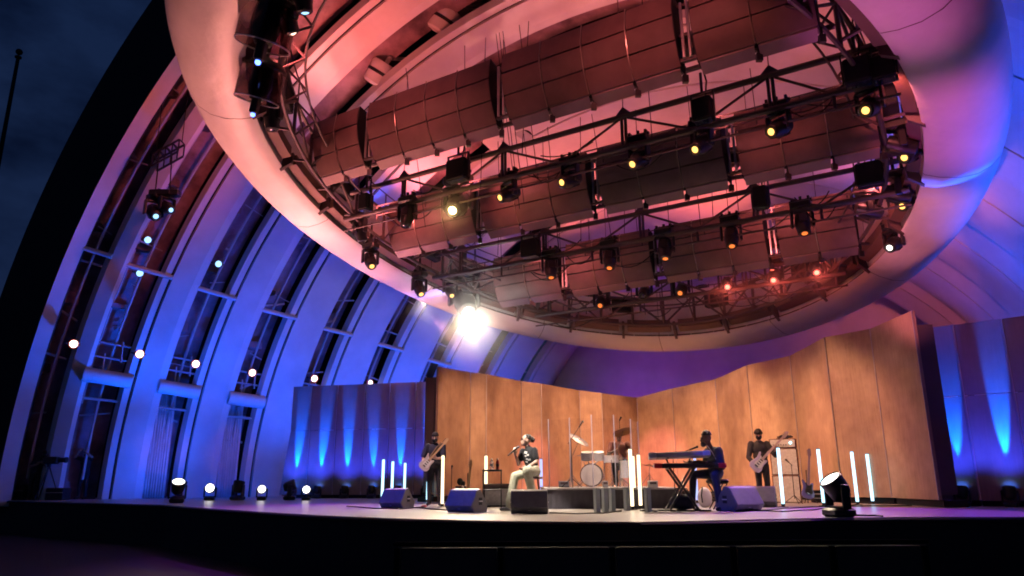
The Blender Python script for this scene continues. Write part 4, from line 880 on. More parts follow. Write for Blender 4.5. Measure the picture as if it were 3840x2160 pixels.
# ---------------------------------------------------------------- floor monitors
M_wedge = mat('monitor_paint', (.11, .11, .12), .42, var=.15, scale=8, bump=.25, bscale=80); M_wedge2 = mat('monitor_side', (.11, .10, .10), .5, var=.15)
def wedge(u_, Y_, yaw, label, sc=1., w_=.6):
    t = thing('floor_monitor', label, 'speaker', atY(u_, Y_), yaw, 'wedge monitors on the stage'); t.scale = (sc,)*3
    pr = [(-.17, .0), (-.27, .12), (-.10, .40), (.02, .43), (.27, .14), (.24, 0)]
    e = MB(); e.prism([V(-w_/2, y_, z_) for y_, z_ in pr], V(w_, 0, 0)); o = e.build('cabinet', M_wedge, t); md = o.modifiers.new('b', 'BEVEL'); md.width = .012; md.segments = 2
    for s_ in (-1, 1):
        e = MB(); x = s_*(w_/2+.002); e.prism([V(x, y_*.9, z_*.9+.02) for y_, z_ in pr], V(.004*s_, 0, 0)); sd = e.build('side_plate', M_wedge2, t)
        e = MB(); e.bbox((s_*(w_/2+.008), .02, .2), (.008, .10, .13), .002); e.build('handle_cup', M_black2, sd); e = MB(); e.bbox((s_*(w_/2+.014), .02, .2), (.014, .11, .02), .004); e.build('handle', M_alu, sd)
    e = MB(); d_ = unit((0, .25, -.29)); e.prism([V(-w_/2+.03, .045, .415), V(w_/2-.03, .045, .415), V(w_/2-.03, .255, .172), V(-w_/2+.03, .255, .172)], V(0, .008, .007)); e.build('grille', M_black2, t)
    e = MB(); e.bbox((.0, -.225, .07), (.05, .006, .022), .001, Matrix.Rotation(-.65, 3, 'X')); e.build('badge', M_grey, t)
    e = MB(); e.bbox((.06, -.222, .065), (.02, .01, .07), .003, Matrix.Rotation(-.65, 3, 'X')); e.build('socket', M_steel, t)
wedge(1487, 17.1, R(-28), 'wedge monitor with its slope lit blue, left of the guitarist')
wedge(1748, 14.7, R(-33), 'wedge monitor with violet slope and side handle, left of the tall table', 1.02, .62)
wedge(1985, 13.9, R(0), 'dark wedge monitor facing straight on before the singer', 1.0, .66)
wedge(2776, 14.6, R(30), 'wedge monitor with violet slope before the bassist, nearer one', 1.08, .66)
wedge(2866, 16.6, R(-22), 'grey wedge monitor behind the nearer one at the bassist\'s feet', 1.02, .5)

# ---------------------------------------------------------------- table, bottles, stool
t = thing('side_table', 'tall narrow black table holding two bottles left of the singer', 'table', atY(1846, 15.7))
e = MB(); e.bbox((0, 0, .785), (.41, .34, .035), .006); e.build('top', M_black, t); e = MB(); e.bbox((0, 0, .40), (.36, .30, .02), .004); e.build('shelf', M_black, t)
for x_ in (-.185, .185):
    for y_ in (-.15, .15): e = MB(); e.bbox((x_, y_, .385), (.022, .022, .77), .003); e.build('leg', M_black, t)
gl = bpy.data.materials.new('clear_bottle'); gl.use_nodes = True; b = gl.node_tree.nodes['Principled BSDF']; b.inputs['Transmission Weight'].default_value = .8; b.inputs['Roughness'].default_value = .1; b.inputs['IOR'].default_value = 1.2; b.inputs['Base Color'].default_value = (.9, .9, .95, 1)
for u_, m, lb, cm in ((1844, gl, 'clear water bottle on the tall black table', M_pickg), (1866, mat('flask_red', (.25, .02, .02), .3, coat=.3), 'dark red flask on the tall black table', M_pickg)):
    P_ = atY(u_, 15.68, .8035); t = thing('bottle', lb, 'bottle', P_); e = MB(); e.lathe([(.0001, 0), (.034, 0), (.036, .01), (.036, .14), (.03, .165), (.016, .185), (.016, .2)], n=16); e.build('bottle_body', m, t, True); e = MB(); e.lathe([(.018, .195), (.018, .225), (.0001, .228)], n=12); e.build('cap', cm, t, True)
    e = MB(); e.lathe([(.0368, .06), (.0368, .115)], n=16, caps=False); e.build('label_band', M_pickg if m is gl else M_black, t, True)
t = thing('stool', 'bar stool with a low back rail under the singer', 'stool', atY(2002, 15.32)); e = MB(); e.lathe([(.0001, .665), (.17, .66), (.185, .64), (.18, .61), (.0001, .6)], n=22); e.build('seat', M_steel, t, True)
for a_ in range(4): q = .785+math.pi/2*a_; e = MB(); e.cyl((.12*math.cos(q), .12*math.sin(q), .61), (.22*math.cos(q), .22*math.sin(q), 0), .013, n=8); e.build('leg', M_black, t, True)
e = MB(); e.tube([(.175*math.cos(2*math.pi*i/16), .175*math.sin(2*math.pi*i/16), .28) for i in range(17)], .01, 6); e.build('foot_ring', M_black, t, True)

# ---------------------------------------------------------------- instruments on the left
def mic_stand(u_, Y_, h_, label, boom=None, z=0., mic_=True):
    t = thing('microphone_stand', label, 'microphone stand', atY(u_, Y_, z), 0, 'microphone stands'); e = MB(); e.cyl((0, 0, .12), (0, 0, h_), .010, .008, 8); e.build('pole', M_black, t, True)
    for a_ in (.5, 2.6, 4.7): e = MB(); e.cyl((0, 0, .2), (.26*math.cos(a_), .26*math.sin(a_), .008), .009, n=6); e.build('leg', M_black, t)
    if boom: bx = Vector(boom); e = MB(); e.cyl((0, 0, h_), V(0, 0, h_)+bx, .008, n=6); e.cyl((0, 0, h_), V(0, 0, h_)-bx*.35, .008, n=6); e.build('boom', M_black, t); tip = V(0, 0, h_)+bx; dr = bx.normalized()
    else: tip = V(0, 0, h_); dr = unit((.1, -.8, .3))
    if mic_: e = MB(); e.cyl(tip, tip+dr*.15, .015, .02, 10); e.sphere(tip+dr*.17, .027, 10, 8); e.build('microphone', M_black, t, True)
    return t
mic_stand(1692, 19.2, .88, 'short microphone stand between the guitarist and the white guitar')
t = guitar('electric_guitar', 'white electric guitar standing upright on a stand left of the tall table', atY(1752, 17.0, .27), (.10, .18, 1), (.1, -1, .15), mat('guitar_white', (.68, .66, .62), .3, coat=.4), M_maple, sc=.95)
t = thing('guitar_stand', 'black stand holding the white electric guitar', 'guitar stand', atY(1752, 17.1)); e = MB(); e.cyl((0, .1, .0), (0, .14, .75), .012, n=8); e.build('post', M_black, t)
for x_ in (-.16, .16): e = MB(); e.cyl((0, .08, .2), (x_, -.12, .01), .012, n=6); e.build('leg', M_black, t)
e = MB(); e.cyl((-.1, -.06, .07), (.1, -.06, .07), .014, n=8); e.build('cradle', M_black, t)
t = thing('effects_stand', 'small black stand with clustered gear left of the white guitar', 'gear stand', atY(1727, 17.6)); 
for x_ in (-.12, .12): e = MB(); e.cyl((0, 0, .4), (x_, -.05, .0), .012, n=6); e.build('leg', M_black, t)
e = MB(); e.bbox((0, 0, .44), (.24, .2, .05), .01); e.build('tray', M_black, t); e = MB(); e.sphere((-.02, 0, .56), .07, 10, 8, (1, .8, 1.2)); e.bbox((.05, 0, .52), (.1, .08, .1), .02); e.build('headphones', M_black2, t, True)
t = thing('guitar_amplifier', 'low combo amplifier with pale grille cloth behind the tall table', 'amplifier', atY(1865, 17.2)); M_cloth = mat('amp_cloth', (.42, .40, .38), .8, var=.2, scale=20)
e = MB(); e.bbox((0, .12, .26), (.62, .26, .5), .02); e.build('cabinet', M_black2, t); e = MB(); e.bbox((0, -.015, .22), (.56, .012, .36), .004); e.build('grille_cloth', M_cloth, t); e = MB(); e.bbox((0, -.015, .455), (.56, .012, .06), .004); e.build('control_panel', M_steel, t)
t = thing('pedal', 'small red effects pedal on the floor before the guitarist', 'pedal', atY(1590, 17.4)); e = MB(); e.hexa([V(-.06, -.08, 0), V(.06, -.08, 0), V(.06, .08, 0), V(-.06, .08, 0), V(-.055, -.075, .03), V(.055, -.075, .03), V(.055, .075, .055), V(-.055, .075, .055)]); e.build('case', mat('pedal_red', (.5, .03, .03), .35), t); e = MB(); e.cyl((0, -.04, .035), (0, -.04, .055), .014, n=10); e.build('footswitch', M_chrome, t, True)

# ---------------------------------------------------------------- drum riser, shield and kit
rs0, rs1 = atY(2046, 16.0).x, atY(2545, 16.0).x
rz = thing('drum_riser', 'low dark-skirted drum riser in the middle of the stage', 'riser', V((rs0+rs1)/2, 16.0, 0)); W_ = rs1-rs0
e = MB(); e.bbox((0, 1.6, .405), (W_, 3.2, .04), .008); e.build('deck', mat('riser_deck', (.32, .29, .29), .5, var=.15), rz)
M_skirt = mat('riser_skirt', (.05, .042, .052), .85, var=.2, scale=5); rows = []
for z_ in (.0, .13, .26, .385): rows.append([V(-W_/2+W_*i/90, .035+.006*math.sin(i*1.7)+.004*math.sin(i*.6), z_) for i in range(91)])
e = MB(); e.grid(rows); e.build('skirt', M_skirt, rz, True)
for s_ in (-1, 1): e = MB(); e.box((s_*(W_/2-.03), 1.6, .19), (.02, 3.1, .38)); e.build('skirt_side', M_skirt, rz)
pl = clear('plexiglass', (.975, .97, .98), 1.3)
M_edge = mat('plexi_edge', (.62, .60, .68), .3, var=0)
sd = thing('drum_shield', 'folding clear acrylic shield standing round the front of the drum kit', 'drum shield', V(0, 0, ZR))
SE = [(2062, 16.75), (2143, 16.35), (2228, 16.3), (2314, 16.35), (2378, 16.8), (2405, 17.6)]
for i in range(5):
    A, B = atY(SE[i][0], SE[i][1], 0), atY(SE[i+1][0], SE[i+1][1], 0); d = unit(B-A); nn = V(-d.y, d.x, 0)
    e = MB(); e.prism([A+d*.02+ZU*.01, B-d*.02+ZU*.01, B-d*.02+ZU*1.47, A+d*.02+ZU*1.47], nn*.008); e.build('panel', pl, sd)
for i in range(6): A = atY(SE[i][0], SE[i][1], 0); e = MB(); e.bbox(A+ZU*.745, (.022 if i < 5 else .012, .02, 1.49+(.12 if i in (2, 3) else 0)), .004); e.build('hinge_post', M_edge, sd)
M_drum = mat('drum_shell', (.62, .58, .55), .3, coat=.5); M_dhead = mat('drum_head', (.66, .58, .50), .5, var=.1); M_cym = mat('cymbal_bronze', (.42, .26, .10), .28, .85, var=.1); M_cymd = mat('cymbal_dark', (.16, .11, .10), .35, .8)
bd = thing('bass_drum', 'white-headed bass drum with two rack toms on top', 'drum', atY(2221, 17.3, ZR), R(-10))
e = MB(); e.lathe([(.28, -.21), (.28, .21)], c=(0, 0, .31), axis=V(0, 1, 0), n=36, caps=False); e.build('shell', M_drum, bd, True)
e = MB(); e.lathe([(.0001, -.222), (.27, -.217), (.275, -.2)], c=(0, 0, .31), axis=V(0, 1, 0), n=36); e.build('front_head', M_dhead, bd, True)
for y_ in (-.225, .205): e = MB(); e.lathe([(.275, 0), (.298, 0), (.298, .03), (.275, .03)], c=(0, y_, .31), axis=V(0, 1, 0), n=36, caps=False); e.build('hoop', M_chrome, bd, True)
for x_ in (-1, 1): e = MB(); e.cyl((.22*x_, -.12, .15), (.36*x_, -.26, .0), .012, n=8); e.build('spur', M_chrome, bd)
for x_, z_ in ((-.13, .80), (.2, .80)):
    ax = unit((0, -.25, 1)); tm = MB(); tm.lathe([(.145, -.1), (.145, .1)], c=(x_, .05, z_), axis=ax, n=24); o = tm.build('rack_tom', M_drum, bd, True); e = MB(); e.lathe([(.148, .1), (.148, .112), (.14, .114), (.0001, .112)], c=(x_, .05, z_), axis=ax, n=24); e.build('head', M_dhead, o, True); e = MB(); e.cyl((x_, .06, z_-.1), (x_*.3, .02, .58), .014, n=8); e.build('mount', M_chrome, o)
bd.scale = (.86, .86, .86)
def drum(u_, Y_, r_, h_, zb, label, nm_):
    t = thing(nm_, label, 'drum', atY(u_, Y_, ZR)); e = MB(); e.lathe([(r_, zb), (r_, zb+h_)], n=28); e.build('shell', M_drum, t, True); e = MB(); e.lathe([(r_+.006, zb+h_-.01), (r_+.006, zb+h_+.012), (r_-.01, zb+h_+.014), (.0001, zb+h_+.012)], n=28); e.build('head', M_dhead, t, True)
    for a_ in (.4, 2.5, 4.6): e = MB(); e.cyl((r_*.98*math.cos(a_), r_*.98*math.sin(a_), zb+h_*.4), (r_*1.25*math.cos(a_), r_*1.25*math.sin(a_), 0), .009, n=6); e.build('leg', M_chrome, t)
drum(2296, 17.7, .18, .15, .55, 'snare drum on a chrome stand behind the bass drum', 'snare_drum'); drum(2360, 17.8, .2, .38, .2, 'floor tom at the right of the drum kit', 'floor_tom')
def cymbal(u_, Y_, h_, r_, tilt, m, label, base_dx=0.):
    t = thing('cymbal_stand', label, 'cymbal', atY(u_, Y_, ZR), 0, 'cymbals of the drum kit'); rt = Matrix.Rotation(tilt[1], 3, 'Y') @ Matrix.Rotation(tilt[0], 3, 'X'); c = V(0, 0, h_)
    e = MB(); e.lathe([(.0001, .028), (.03, .024), (.045, .008), (r_, -.012), (r_, -.015), (.04, .003), (.0001, .02)], c=c, axis=rt @ ZU, n=36); e.build('cymbal', m, t, True)
    B_ = V(base_dx, .1, h_*.62); e = MB(); e.cyl(c+rt @ V(0, 0, .05), c, .006, n=6); e.cyl(c, B_, .008, n=6); e.cyl(B_, V(base_dx, .1, .1), .012, n=8); e.build('stand', M_chrome, t)
    for a_ in (.5, 2.6, 4.7): e = MB(); e.cyl(V(base_dx, .1, .28), V(base_dx+.24*math.cos(a_), .1+.24*math.sin(a_), .01), .008, n=6); e.build('leg', M_chrome, t)
cymbal(2178, 17.2, 1.06, .25, (.35, .55), M_cymd, 'dark tilted crash cymbal at the left of the kit', -.18); cymbal(2345, 17.9, 1.28, .26, (-.35, -.22), M_cym, 'bronze ride cymbal high at the right of the kit', -.15); cymbal(2186, 17.8, .72, .17, (.05, .03), M_cymd, 'hi-hat cymbals low at the left of the kit', .08); cymbal(2440, 18.6, .5, .2, (.1, .15), M_cym, 'low bronze cymbal right of the light tubes', .0)
mic_stand(2145, 17.0, 1.05, 'overhead microphone stand at the left of the drum kit', (.2, .1, .28), ZR); mic_stand(2333, 18.9, 1.62, 'tall overhead microphone stand behind the drummer', None, ZR)
for j, (u_, v0_, Y_) in enumerate(((2240, 1828, 14.15), (2270, 1828, 14.4), (2297, 1828, 14.7), (2352, 1828, 15.1), (2431, 1828, 14.5))):
    t = thing('grey_plinth', f'narrow grey upright slab before the drum riser, {nth(j, 5)}', 'plinth', atY(u_, Y_), R(18), 'grey slabs before the drum riser'); e = MB(); e.bbox((0, 0, .215), (.085, .13, .43), .006); e.build('slab', mat('slab_grey', (.30, .34, .36), .5), t); e = MB(); e.bbox((0, 0, .434), (.095, .14, .012), .003); e.build('top_plate', M_grey, t)
for j, (u_, Y_, w_, m) in enumerate(((2448, 16.25, .2, M_pickg), (2115, 17.2, .24, M_grey), (2270, 16.8, .12, M_grey))):
    t = thing('small_box', ['pale small box at the right end of the riser deck', 'grey small box behind the left shield panel', 'small grey box beside the bass drum'][j], 'box', atY(u_, Y_, ZR)); e = MB(); e.bbox((0, 0, .07), (w_, .15, .14), .01); e.build('case', m, t); e = MB(); e.bbox((0, -.077, .09), (w_*.7, .005, .05), .001); e.build('front_plate', M_steel, t)

# ---------------------------------------------------------------- keyboards
t = thing('keyboard_stand', 'black crossed two-tier keyboard stand', 'keyboard stand', atY(2560, 14.75))
for y_ in (-.16, .16):
    for s_ in (-1, 1): e = MB(); e.cyl((-.28*s_, y_, .02), (.24*s_, y_, .80), .025, n=8); e.build('cross_leg', M_black, t, True)
for x_ in (-.24, .24): e = MB(); e.cyl((x_, -.2, .795), (x_, .2, .795), .02, n=8); e.cyl((x_*.7, .1, .8), (x_*1.0, .14, 1.0), .018, n=8); e.cyl((x_*1.0, .14, 1.0), (x_, -.1, 1.0), .018, n=8); e.build('tier_arm', M_black, t, True)
for x_ in (-.28, .28): e = MB(); e.cyl((x_, -.24, .022), (x_, .24, .022), .022, n=8); e.build('foot_bar', M_black, t, True)
def keys(name, label, loc, L_, D_, Hh, m, endm, yaw, tilt):
    t = thing(name, label, 'keyboard', loc, yaw); t.rotation_euler = (tilt[0], tilt[1], yaw)
    e = MB(); e.bbox((0, 0, 0), (L_, D_, Hh), .015); e.build('case', m, t)
    for s_ in (-1, 1): e = MB(); e.bbox((s_*(L_/2+.001), 0, .003), (.16, D_+.006, Hh+.008), .012); e.build('end_cheek', endm, t)
    for q in range(14): e = MB(); e.bbox((-L_*.38+q*L_*.76/13, D_*.22, Hh/2+.006), (L_*.76/13-.004, D_*.45, .012), .002); e.build('key', M_pickg, t)
    e = MB(); e.bbox((0, -D_*.28, Hh/2+.004), (L_*.5, D_*.3, .006), .002); e.build('control_panel', M_black, t); return t
M_kb = mat('keyboard_grey', (.22, .20, .26), .4, var=.1); M_kbe = mat('keyboard_silver', (.45, .44, .50), .35, .3); M_kbr = mat('keyboard_red', (.45, .02, .03), .35)
P_ = atY(2546, 14.75, 1.045); keys('keyboard', 'grey keyboard on the upper tier of the stand', P_, 1.02, .33, .10, M_kb, M_kbe, R(-8), (-.10, -.03, 0))
P_ = atY(2585, 14.8, .845); keys('keyboard', 'dark keyboard with red ends on the lower tier', P_, 1.22, .30, .085, M_black, M_kbr, R(-6), (.0, 0, 0))
t = thing('keyboard_stool', 'black padded bench under the keyboard player', 'stool', atY(2697, 15.05)); e = MB(); e.bbox((0, 0, .545), (.36, .40, .09), .03); e.build('seat', M_black2, t)
for x_ in (-.15, .15): e = MB(); e.cyl((x_, -.15, .5), (-x_, -.15, .02), .014, n=8); e.cyl((x_, .15, .5), (-x_, .15, .02), .014, n=8); e.build('leg', M_black, t)
mic_stand(2535, 15.4, 1.05, 'boom microphone stand reaching over the keyboards', (.32, -.1, .12))
t = thing('gear_bag', 'black sling bag slung below the keyboard stand', 'bag', atY(2560, 14.9, .0)); e = MB(); e.sphere((0, 0, .16), 1., 16, 10, (.26, .14, .15)); e.build('sack', C_navy, t, True); e = MB(); e.tube([(-.2, 0, .24), (-.1, 0, .42), (.1, 0, .42), (.2, 0, .24)], .012, 6); e.build('strap', M_black, t, True)
t = thing('backpack', 'pale soft bag on the floor behind the keyboard player', 'bag', atY(2645, 16.6)); e = MB(); e.sphere((0, 0, .2), 1., 14, 10, (.16, .12, .22)); e.build('sack', M_drape, t, True); e = MB(); e.tube([(-.08, -.1, .1), (-.1, -.13, .25), (-.05, -.05, .42)], .014, 6); e.build('strap', M_black, t, True)

# ---------------------------------------------------------------- bass rig and right side
M_tolex = mat('amp_brown_side', (.10, .035, .025), .6); amp = atY(2956, 19.2)
def cab(nm_, lb, z0, h_, w_=.66):
    t = thing(nm_, lb, 'speaker cabinet' if nm_ == 'bass_cabinet' else 'amplifier', amp+ZU*z0, R(-22)); e = MB(); e.bbox((0, .2, h_/2), (w_, .40, h_-.004), .015); e.build('cabinet', M_tolex, t)
    if nm_ == 'bass_cabinet':
        e = MB(); e.bbox((0, -.005, h_/2), (w_-.05, .014, h_-.05), .004); e.build('grille_cloth', M_cloth, t)
        for s_ in (-1, 1): e = MB(); e.bbox((s_*(w_/2-.02), -.012, h_-.02), (.04, .02, .04), .006); e.build('corner', M_chrome, t)
        for s_ in (-1, 1): e = MB(); e.bbox((s_*(w_/2+.004), .2, h_*.6), (.012, .16, .06), .003); e.build('side_handle', M_black, t)
    else:
        e = MB(); e.bbox((0, -.005, h_/2), (w_-.06, .014, h_-.05), .004); pn = e.build('front_panel', M_cloth, t)
        for q in range(6): e = MB(); e.cyl((-.22+.06*q, -.01, h_*.35), (-.22+.06*q, -.03, h_*.35), .014, n=10); e.build('knob', M_black, pn, True)
        e = MB(); e.cyl((.19, -.01, h_*.55), (.19, -.025, h_*.55), .026, n=14); e.build('pilot_light', lens_mat('pilot_cyan', (.25, .9, 1.), 9), pn, True)
        e = MB(); e.bbox((0, .2, h_+.012), (.3, .05, .02), .006); e.build('handle', M_black, t)
cab('bass_cabinet', 'lower speaker cabinet of the bass stack with pale grille', 0, .67); cab('bass_cabinet', 'upper speaker cabinet of the bass stack with pale grille', .672, .67); cab('bass_amplifier', 'bass amplifier head with a cyan pilot light on the stack', 1.344, .24)
t = thing('folded_cloth', 'dark cloth lying on top of the bass amplifier', 'cloth', amp+V(.12, .12, 1.612)); e = MB(); e.bbox((0, 0, .02), (.36, .2, .04), .015); e.bbox((.02, .01, .05), (.28, .16, .03), .012); e.build('fold', C_black, t, True)
mic_stand(2982, 18.3, .92, 'microphone stand before the bass amplifier stack', (-.09, -.1, .05))
t = guitar('bass_guitar', 'blue bass guitar standing upright on a stand right of the bass stack', atY(3030, 18.9, .33), (.18, .12, 1), (.0, -1, .12), mat('bass_blue', (.10, .09, .30), .2, coat=.7), mat('bass_neck_dark', (.16, .12, .18), .4), long=1.22, sc=1.05, cat='bass guitar', pg_=M_black)
t = thing('guitar_stand', 'black stand under the blue bass guitar', 'guitar stand', atY(3034, 19.0)); e = MB(); e.cyl((0, .06, .0), (.06, .13, .8), .012, n=8); e.build('post', M_black, t)
for x_ in (-.16, .16): e = MB(); e.cyl((0, .05, .2), (x_, -.14, .01), .012, n=6); e.build('leg', M_black, t)
for j, (u_, Y_, w_, h_, lb) in enumerate(((3092, 19.3, .5, .30, 'black rack case with metal edges beside the blue bass guitar'), (3190, 18.9, .4, .24, 'low black case behind the right-hand light tubes, left one'), (3275, 18.6, .46, .26, 'low black case behind the right-hand light tubes, right one'), (2735, 20.5, .9, .2, 'long low black case behind the wedge monitors'))):
    t = thing('road_case', lb, 'case', atY(u_, Y_), R(-12), 'black cases along the panel wall'); e = MB(); e.bbox((0, .2, h_/2), (w_, .4, h_), .012); e.build('box', M_black2, t)
    for q in range(2): e = MB(); e.bbox((0, -.004, h_*(.35+.35*q)), (w_*.97, .012, .022), .003); e.build('metal_strip', M_alu if j == 0 else M_steel, t)
    e = MB(); e.bbox((w_*.3, -.01, h_*.5), (.05, .015, .06), .004); e.build('latch', M_alu, t)

# ---------------------------------------------------------------- floor lamps
FL_base = _m(lambda e: (e.bbox((0, 0, .06), (.34, .34, .12), .03),), 'base', M_black); FL_yoke = _m(lambda e: (e.bbox((-.19, 0, .27), (.045, .13, .34), .015), e.bbox((.19, 0, .27), (.045, .13, .34), .015), e.bbox((0, 0, .13), (.40, .13, .03), .01)), 'yoke', M_black)
FL_head = _m(lambda e: e.lathe([(.0001, .2), (.10, .19), (.145, .12), (.16, 0), (.165, -.13), (.15, -.15), (.14, -.13)], n=22), 'head', M_black); FL_lens = _m(lambda e: e.lathe([(.142, -.132), (.08, -.145), (.0001, -.15)], n=22), 'lens', M_black)
FLL = {}
def floor_lamp(loc, aim, kind, label, sc=1., group='floor lamps on the stage'):
    d = unit(aim); t = thing('floor_lamp', label, 'stage light', loc, 0, group); t.scale = (sc,)*3; psi = math.atan2(-d.x, d.y); al = math.atan2(math.hypot(d.x, d.y), -d.z)
    obj('base', FL_base, t).rotation_euler = (0, 0, psi); obj('yoke', FL_yoke, t).rotation_euler = (0, 0, psi); h = obj('head', FL_head, t); h.location = (0, 0, .40); h.rotation_euler = (al, 0, psi)
    if kind not in FLL: m2 = FL_lens.copy(); m2.materials.clear(); m2.materials.append(LENS[kind]); FLL[kind] = m2
    obj('lens', FLL[kind], h); return t
floor_lamp(atY(661, 21.8), (.25, -.5, .85), 'white', 'lit floor lamp tilted upward at the left end of the stage', 1.15)
floor_lamp(atY(785, 24.6), (.2, -.95, .15), 'white', 'round lit floor lamp, leftmost of three facing the audience', .92); floor_lamp(atY(980, 24.4), (.2, -.95, .15), 'white', 'round lit floor lamp, middle of three facing the audience', .82); floor_lamp(atY(1147, 24.2), (.2, -.95, .15), 'white', 'round lit floor lamp, rightmost of three facing the audience', .78)
floor_lamp(atY(890, 24.6), (.1, .2, 1), 'off', 'unlit dark floor lamp standing between the two left round lamps', 1.1); floor_lamp(atY(1085, 24.5), (.9, .2, .3), 'off', 'unlit dark floor lamp lying sideways before the first blue panel', 1.1); floor_lamp(atY(668, 25.5), (.3, .2, .9), 'off', 'unlit dark floor lamp behind the tilted lit one', 1.2)
floor_lamp(atY(3148, 12.25), (-.55, -.12, .75), 'white', 'black floor lamp with glowing lens at the front right stage edge', 1.15)
t = thing('cable', 'thin black cable trailing from the front floor lamp', 'cable', atY(3175, 12.3)); e = MB(); A = atY(3175, 12.3); e.tube([V(0, 0, .012), atY(3215, 12.5)-A+ZU*.012, atY(3250, 12.35)-A+ZU*.012, atY(3285, 12.4)-A+ZU*.012, atY(3310, 12.15)-A+ZU*.012], .014, 6); e.build('cord', M_black2, t, True)
t = thing('cable', 'thin cable lying along the floor behind the right light tubes', 'cable', atY(2880, 15.6)); A = atY(2880, 15.6); e = MB(); e.tube([atY(u_, y_)-A+ZU*.01 for u_, y_ in ((2700, 14.2), (2790, 14.3), (2880, 14.9), (2960, 15.6), (3060, 16.3), (3160, 16.4), (3280, 16.7), (3420, 16.6))], .012, 6); e.build('cord', M_black2, t, True)
t = thing('cable', 'tangle of dark cables on the floor below the keyboard stand', 'cable', atY(2480, 14.6)); e = MB(); e.tube([V(-.4+.09*i, .12*math.sin(i*1.7)+.05*math.cos(i*3.1), .015) for i in range(16)], .014, 6); e.build('cord', M_black2, t, True)
# blue uplights under the dark panels
def par(P, nrm, label):
    t = floor_lamp(P, (-nrm).normalized()*.25+ZU, 'blue', label, .75, 'blue uplights at the foot of the dark panels'); Q = P+ZU*.42; rv = random.uniform(.65, 1.25); sw = V(nrm.y, -nrm.x, 0)*random.uniform(-.16, .16)
    spot('panel_beam', Q+ZU*.05, Q+ZU*3-nrm*.34+sw, 8000*rv, BLUE, 15, .6, .02); spot('panel_spill', Q+ZU*.02+nrm*.08, P-nrm*.3+ZU*.36, 6, BLUE, 80, .8, .03); spot('added_panel_fill', Q+ZU*.1+nrm*.5, P-nrm*.3+ZU*2.2, 170, (.03, .05, 1.), 120, 1., .1)  # the last spot is blue fill added before the panel, without a fixture
for i in range(6):
    A, B = bl(BW[i]), bl(BW[i+1]); c = (A+B)/2; c.z = 0; d = unit(B-A); nn = V(d.y, -d.x, 0)
    par(c+nn*.15, nn, f'small blue uplight at the foot of the left dark panels, {nth(i, 6)}')
for i in range(2):
    A, B = PB[i], PB[i+1]; c = A.lerp(B, .62); c.z = 0; d = unit(B-A); nn = V(d.y, -d.x, 0); nn = nn if nn.dot(c) < 0 else -nn
    par(c+nn*.15, nn, f'small blue uplight at the foot of the right dark panels, {["left", "right"][i]} one')

# ---------------------------------------------------------------- stage wash spots added beside the lit lamps above, with aim and colour of their own
def beam(u, v, y, target, energy, color, ang, blend=.7, size=.12):
    P = onplane(u, v, RP(0, y), G); T = Vector(target); spot('stage_beam', P+(T-P).normalized()*.75-ZU*.2, T, energy, color, ang, blend, size)
wl = lambda u, v, Y: onY(u, v, Y)
for (lu, lv), (tu, tv, tY), en, an_ in (((1696, 790), (2480, 1700, 29), 6500, 30), ((1873, 742), (2640, 1690, 25), 7000, 36), ((2105, 685), (2800, 1670, 21), 3500, 40), ((2370, 617), (2985, 1640, 19), 1900, 42), ((2605, 562), (3150, 1620, 17.5), 450, 40),
                                        ((2890, 495), (1740, 1640, 23), 5200, 19), ((2890, 495), (1880, 1640, 25), 3300, 22), ((3245, 415), (2020, 1690, 27), 7000, 24), ((3245, 415), (2220, 1705, 30), 9000, 20)):
    beam(lu, lv, -1.75, wl(tu, tv-20, tY), en*1.05, AMBER, an_+(4 if an_ > 25 else 1), .6)
beam(1696, 790, -1.75, atY(1975, 15.3, 1.), 2200, WARM, 26)
beam(2067, 1043, 2.4, wl(2450, 1745, 30), 6500, ROSE, 23)
beam(2285, 1007, 2.4, wl(2050, 1720, 26), 3000, ROSE, 22)
beam(2495, 972, 2.4, atY(2200, 14, 0), 3600, WARM, 70)
beam(2745, 925, 2.4, wl(2720, 1710, 23), 3200, ROSE, 27)
beam(3018, 877, 2.4, atY(3250, 13.5, 0), 2600, (.42, .05, 1.), 55)
P = ring_pt(1757, 1168); spot('flare_beam', P+V(.1, -.35, -.3), atY(1850, 13.2, 0), 4600, WARM, 70, .9, .1)
P = ring_pt(1395, 1000); spot('stage_beam', P+V(.1, -.3, -.3), atY(1150, 17.8, 0), 2300, VIOLET, 50, .8, .1)
P = ring_pt(1580, 1105); spot('stage_beam', P+V(.1, -.3, -.3), atY(1450, 15, 0), 1500, WARM, 60, .8, .1)
P = ring_pt(3335, 930); spot('stage_beam', P+V(-.2, -.3, -.3), atY(3450, 12.8, 0), 700, VIOLET, 60, .8, .1)
P = ring_pt(3382, 775); spot('stage_beam', P+V(-.2, -.3, -.3), atY(2300, 13, 0), 1800, (1, .66, .5), 60, .8, .1)
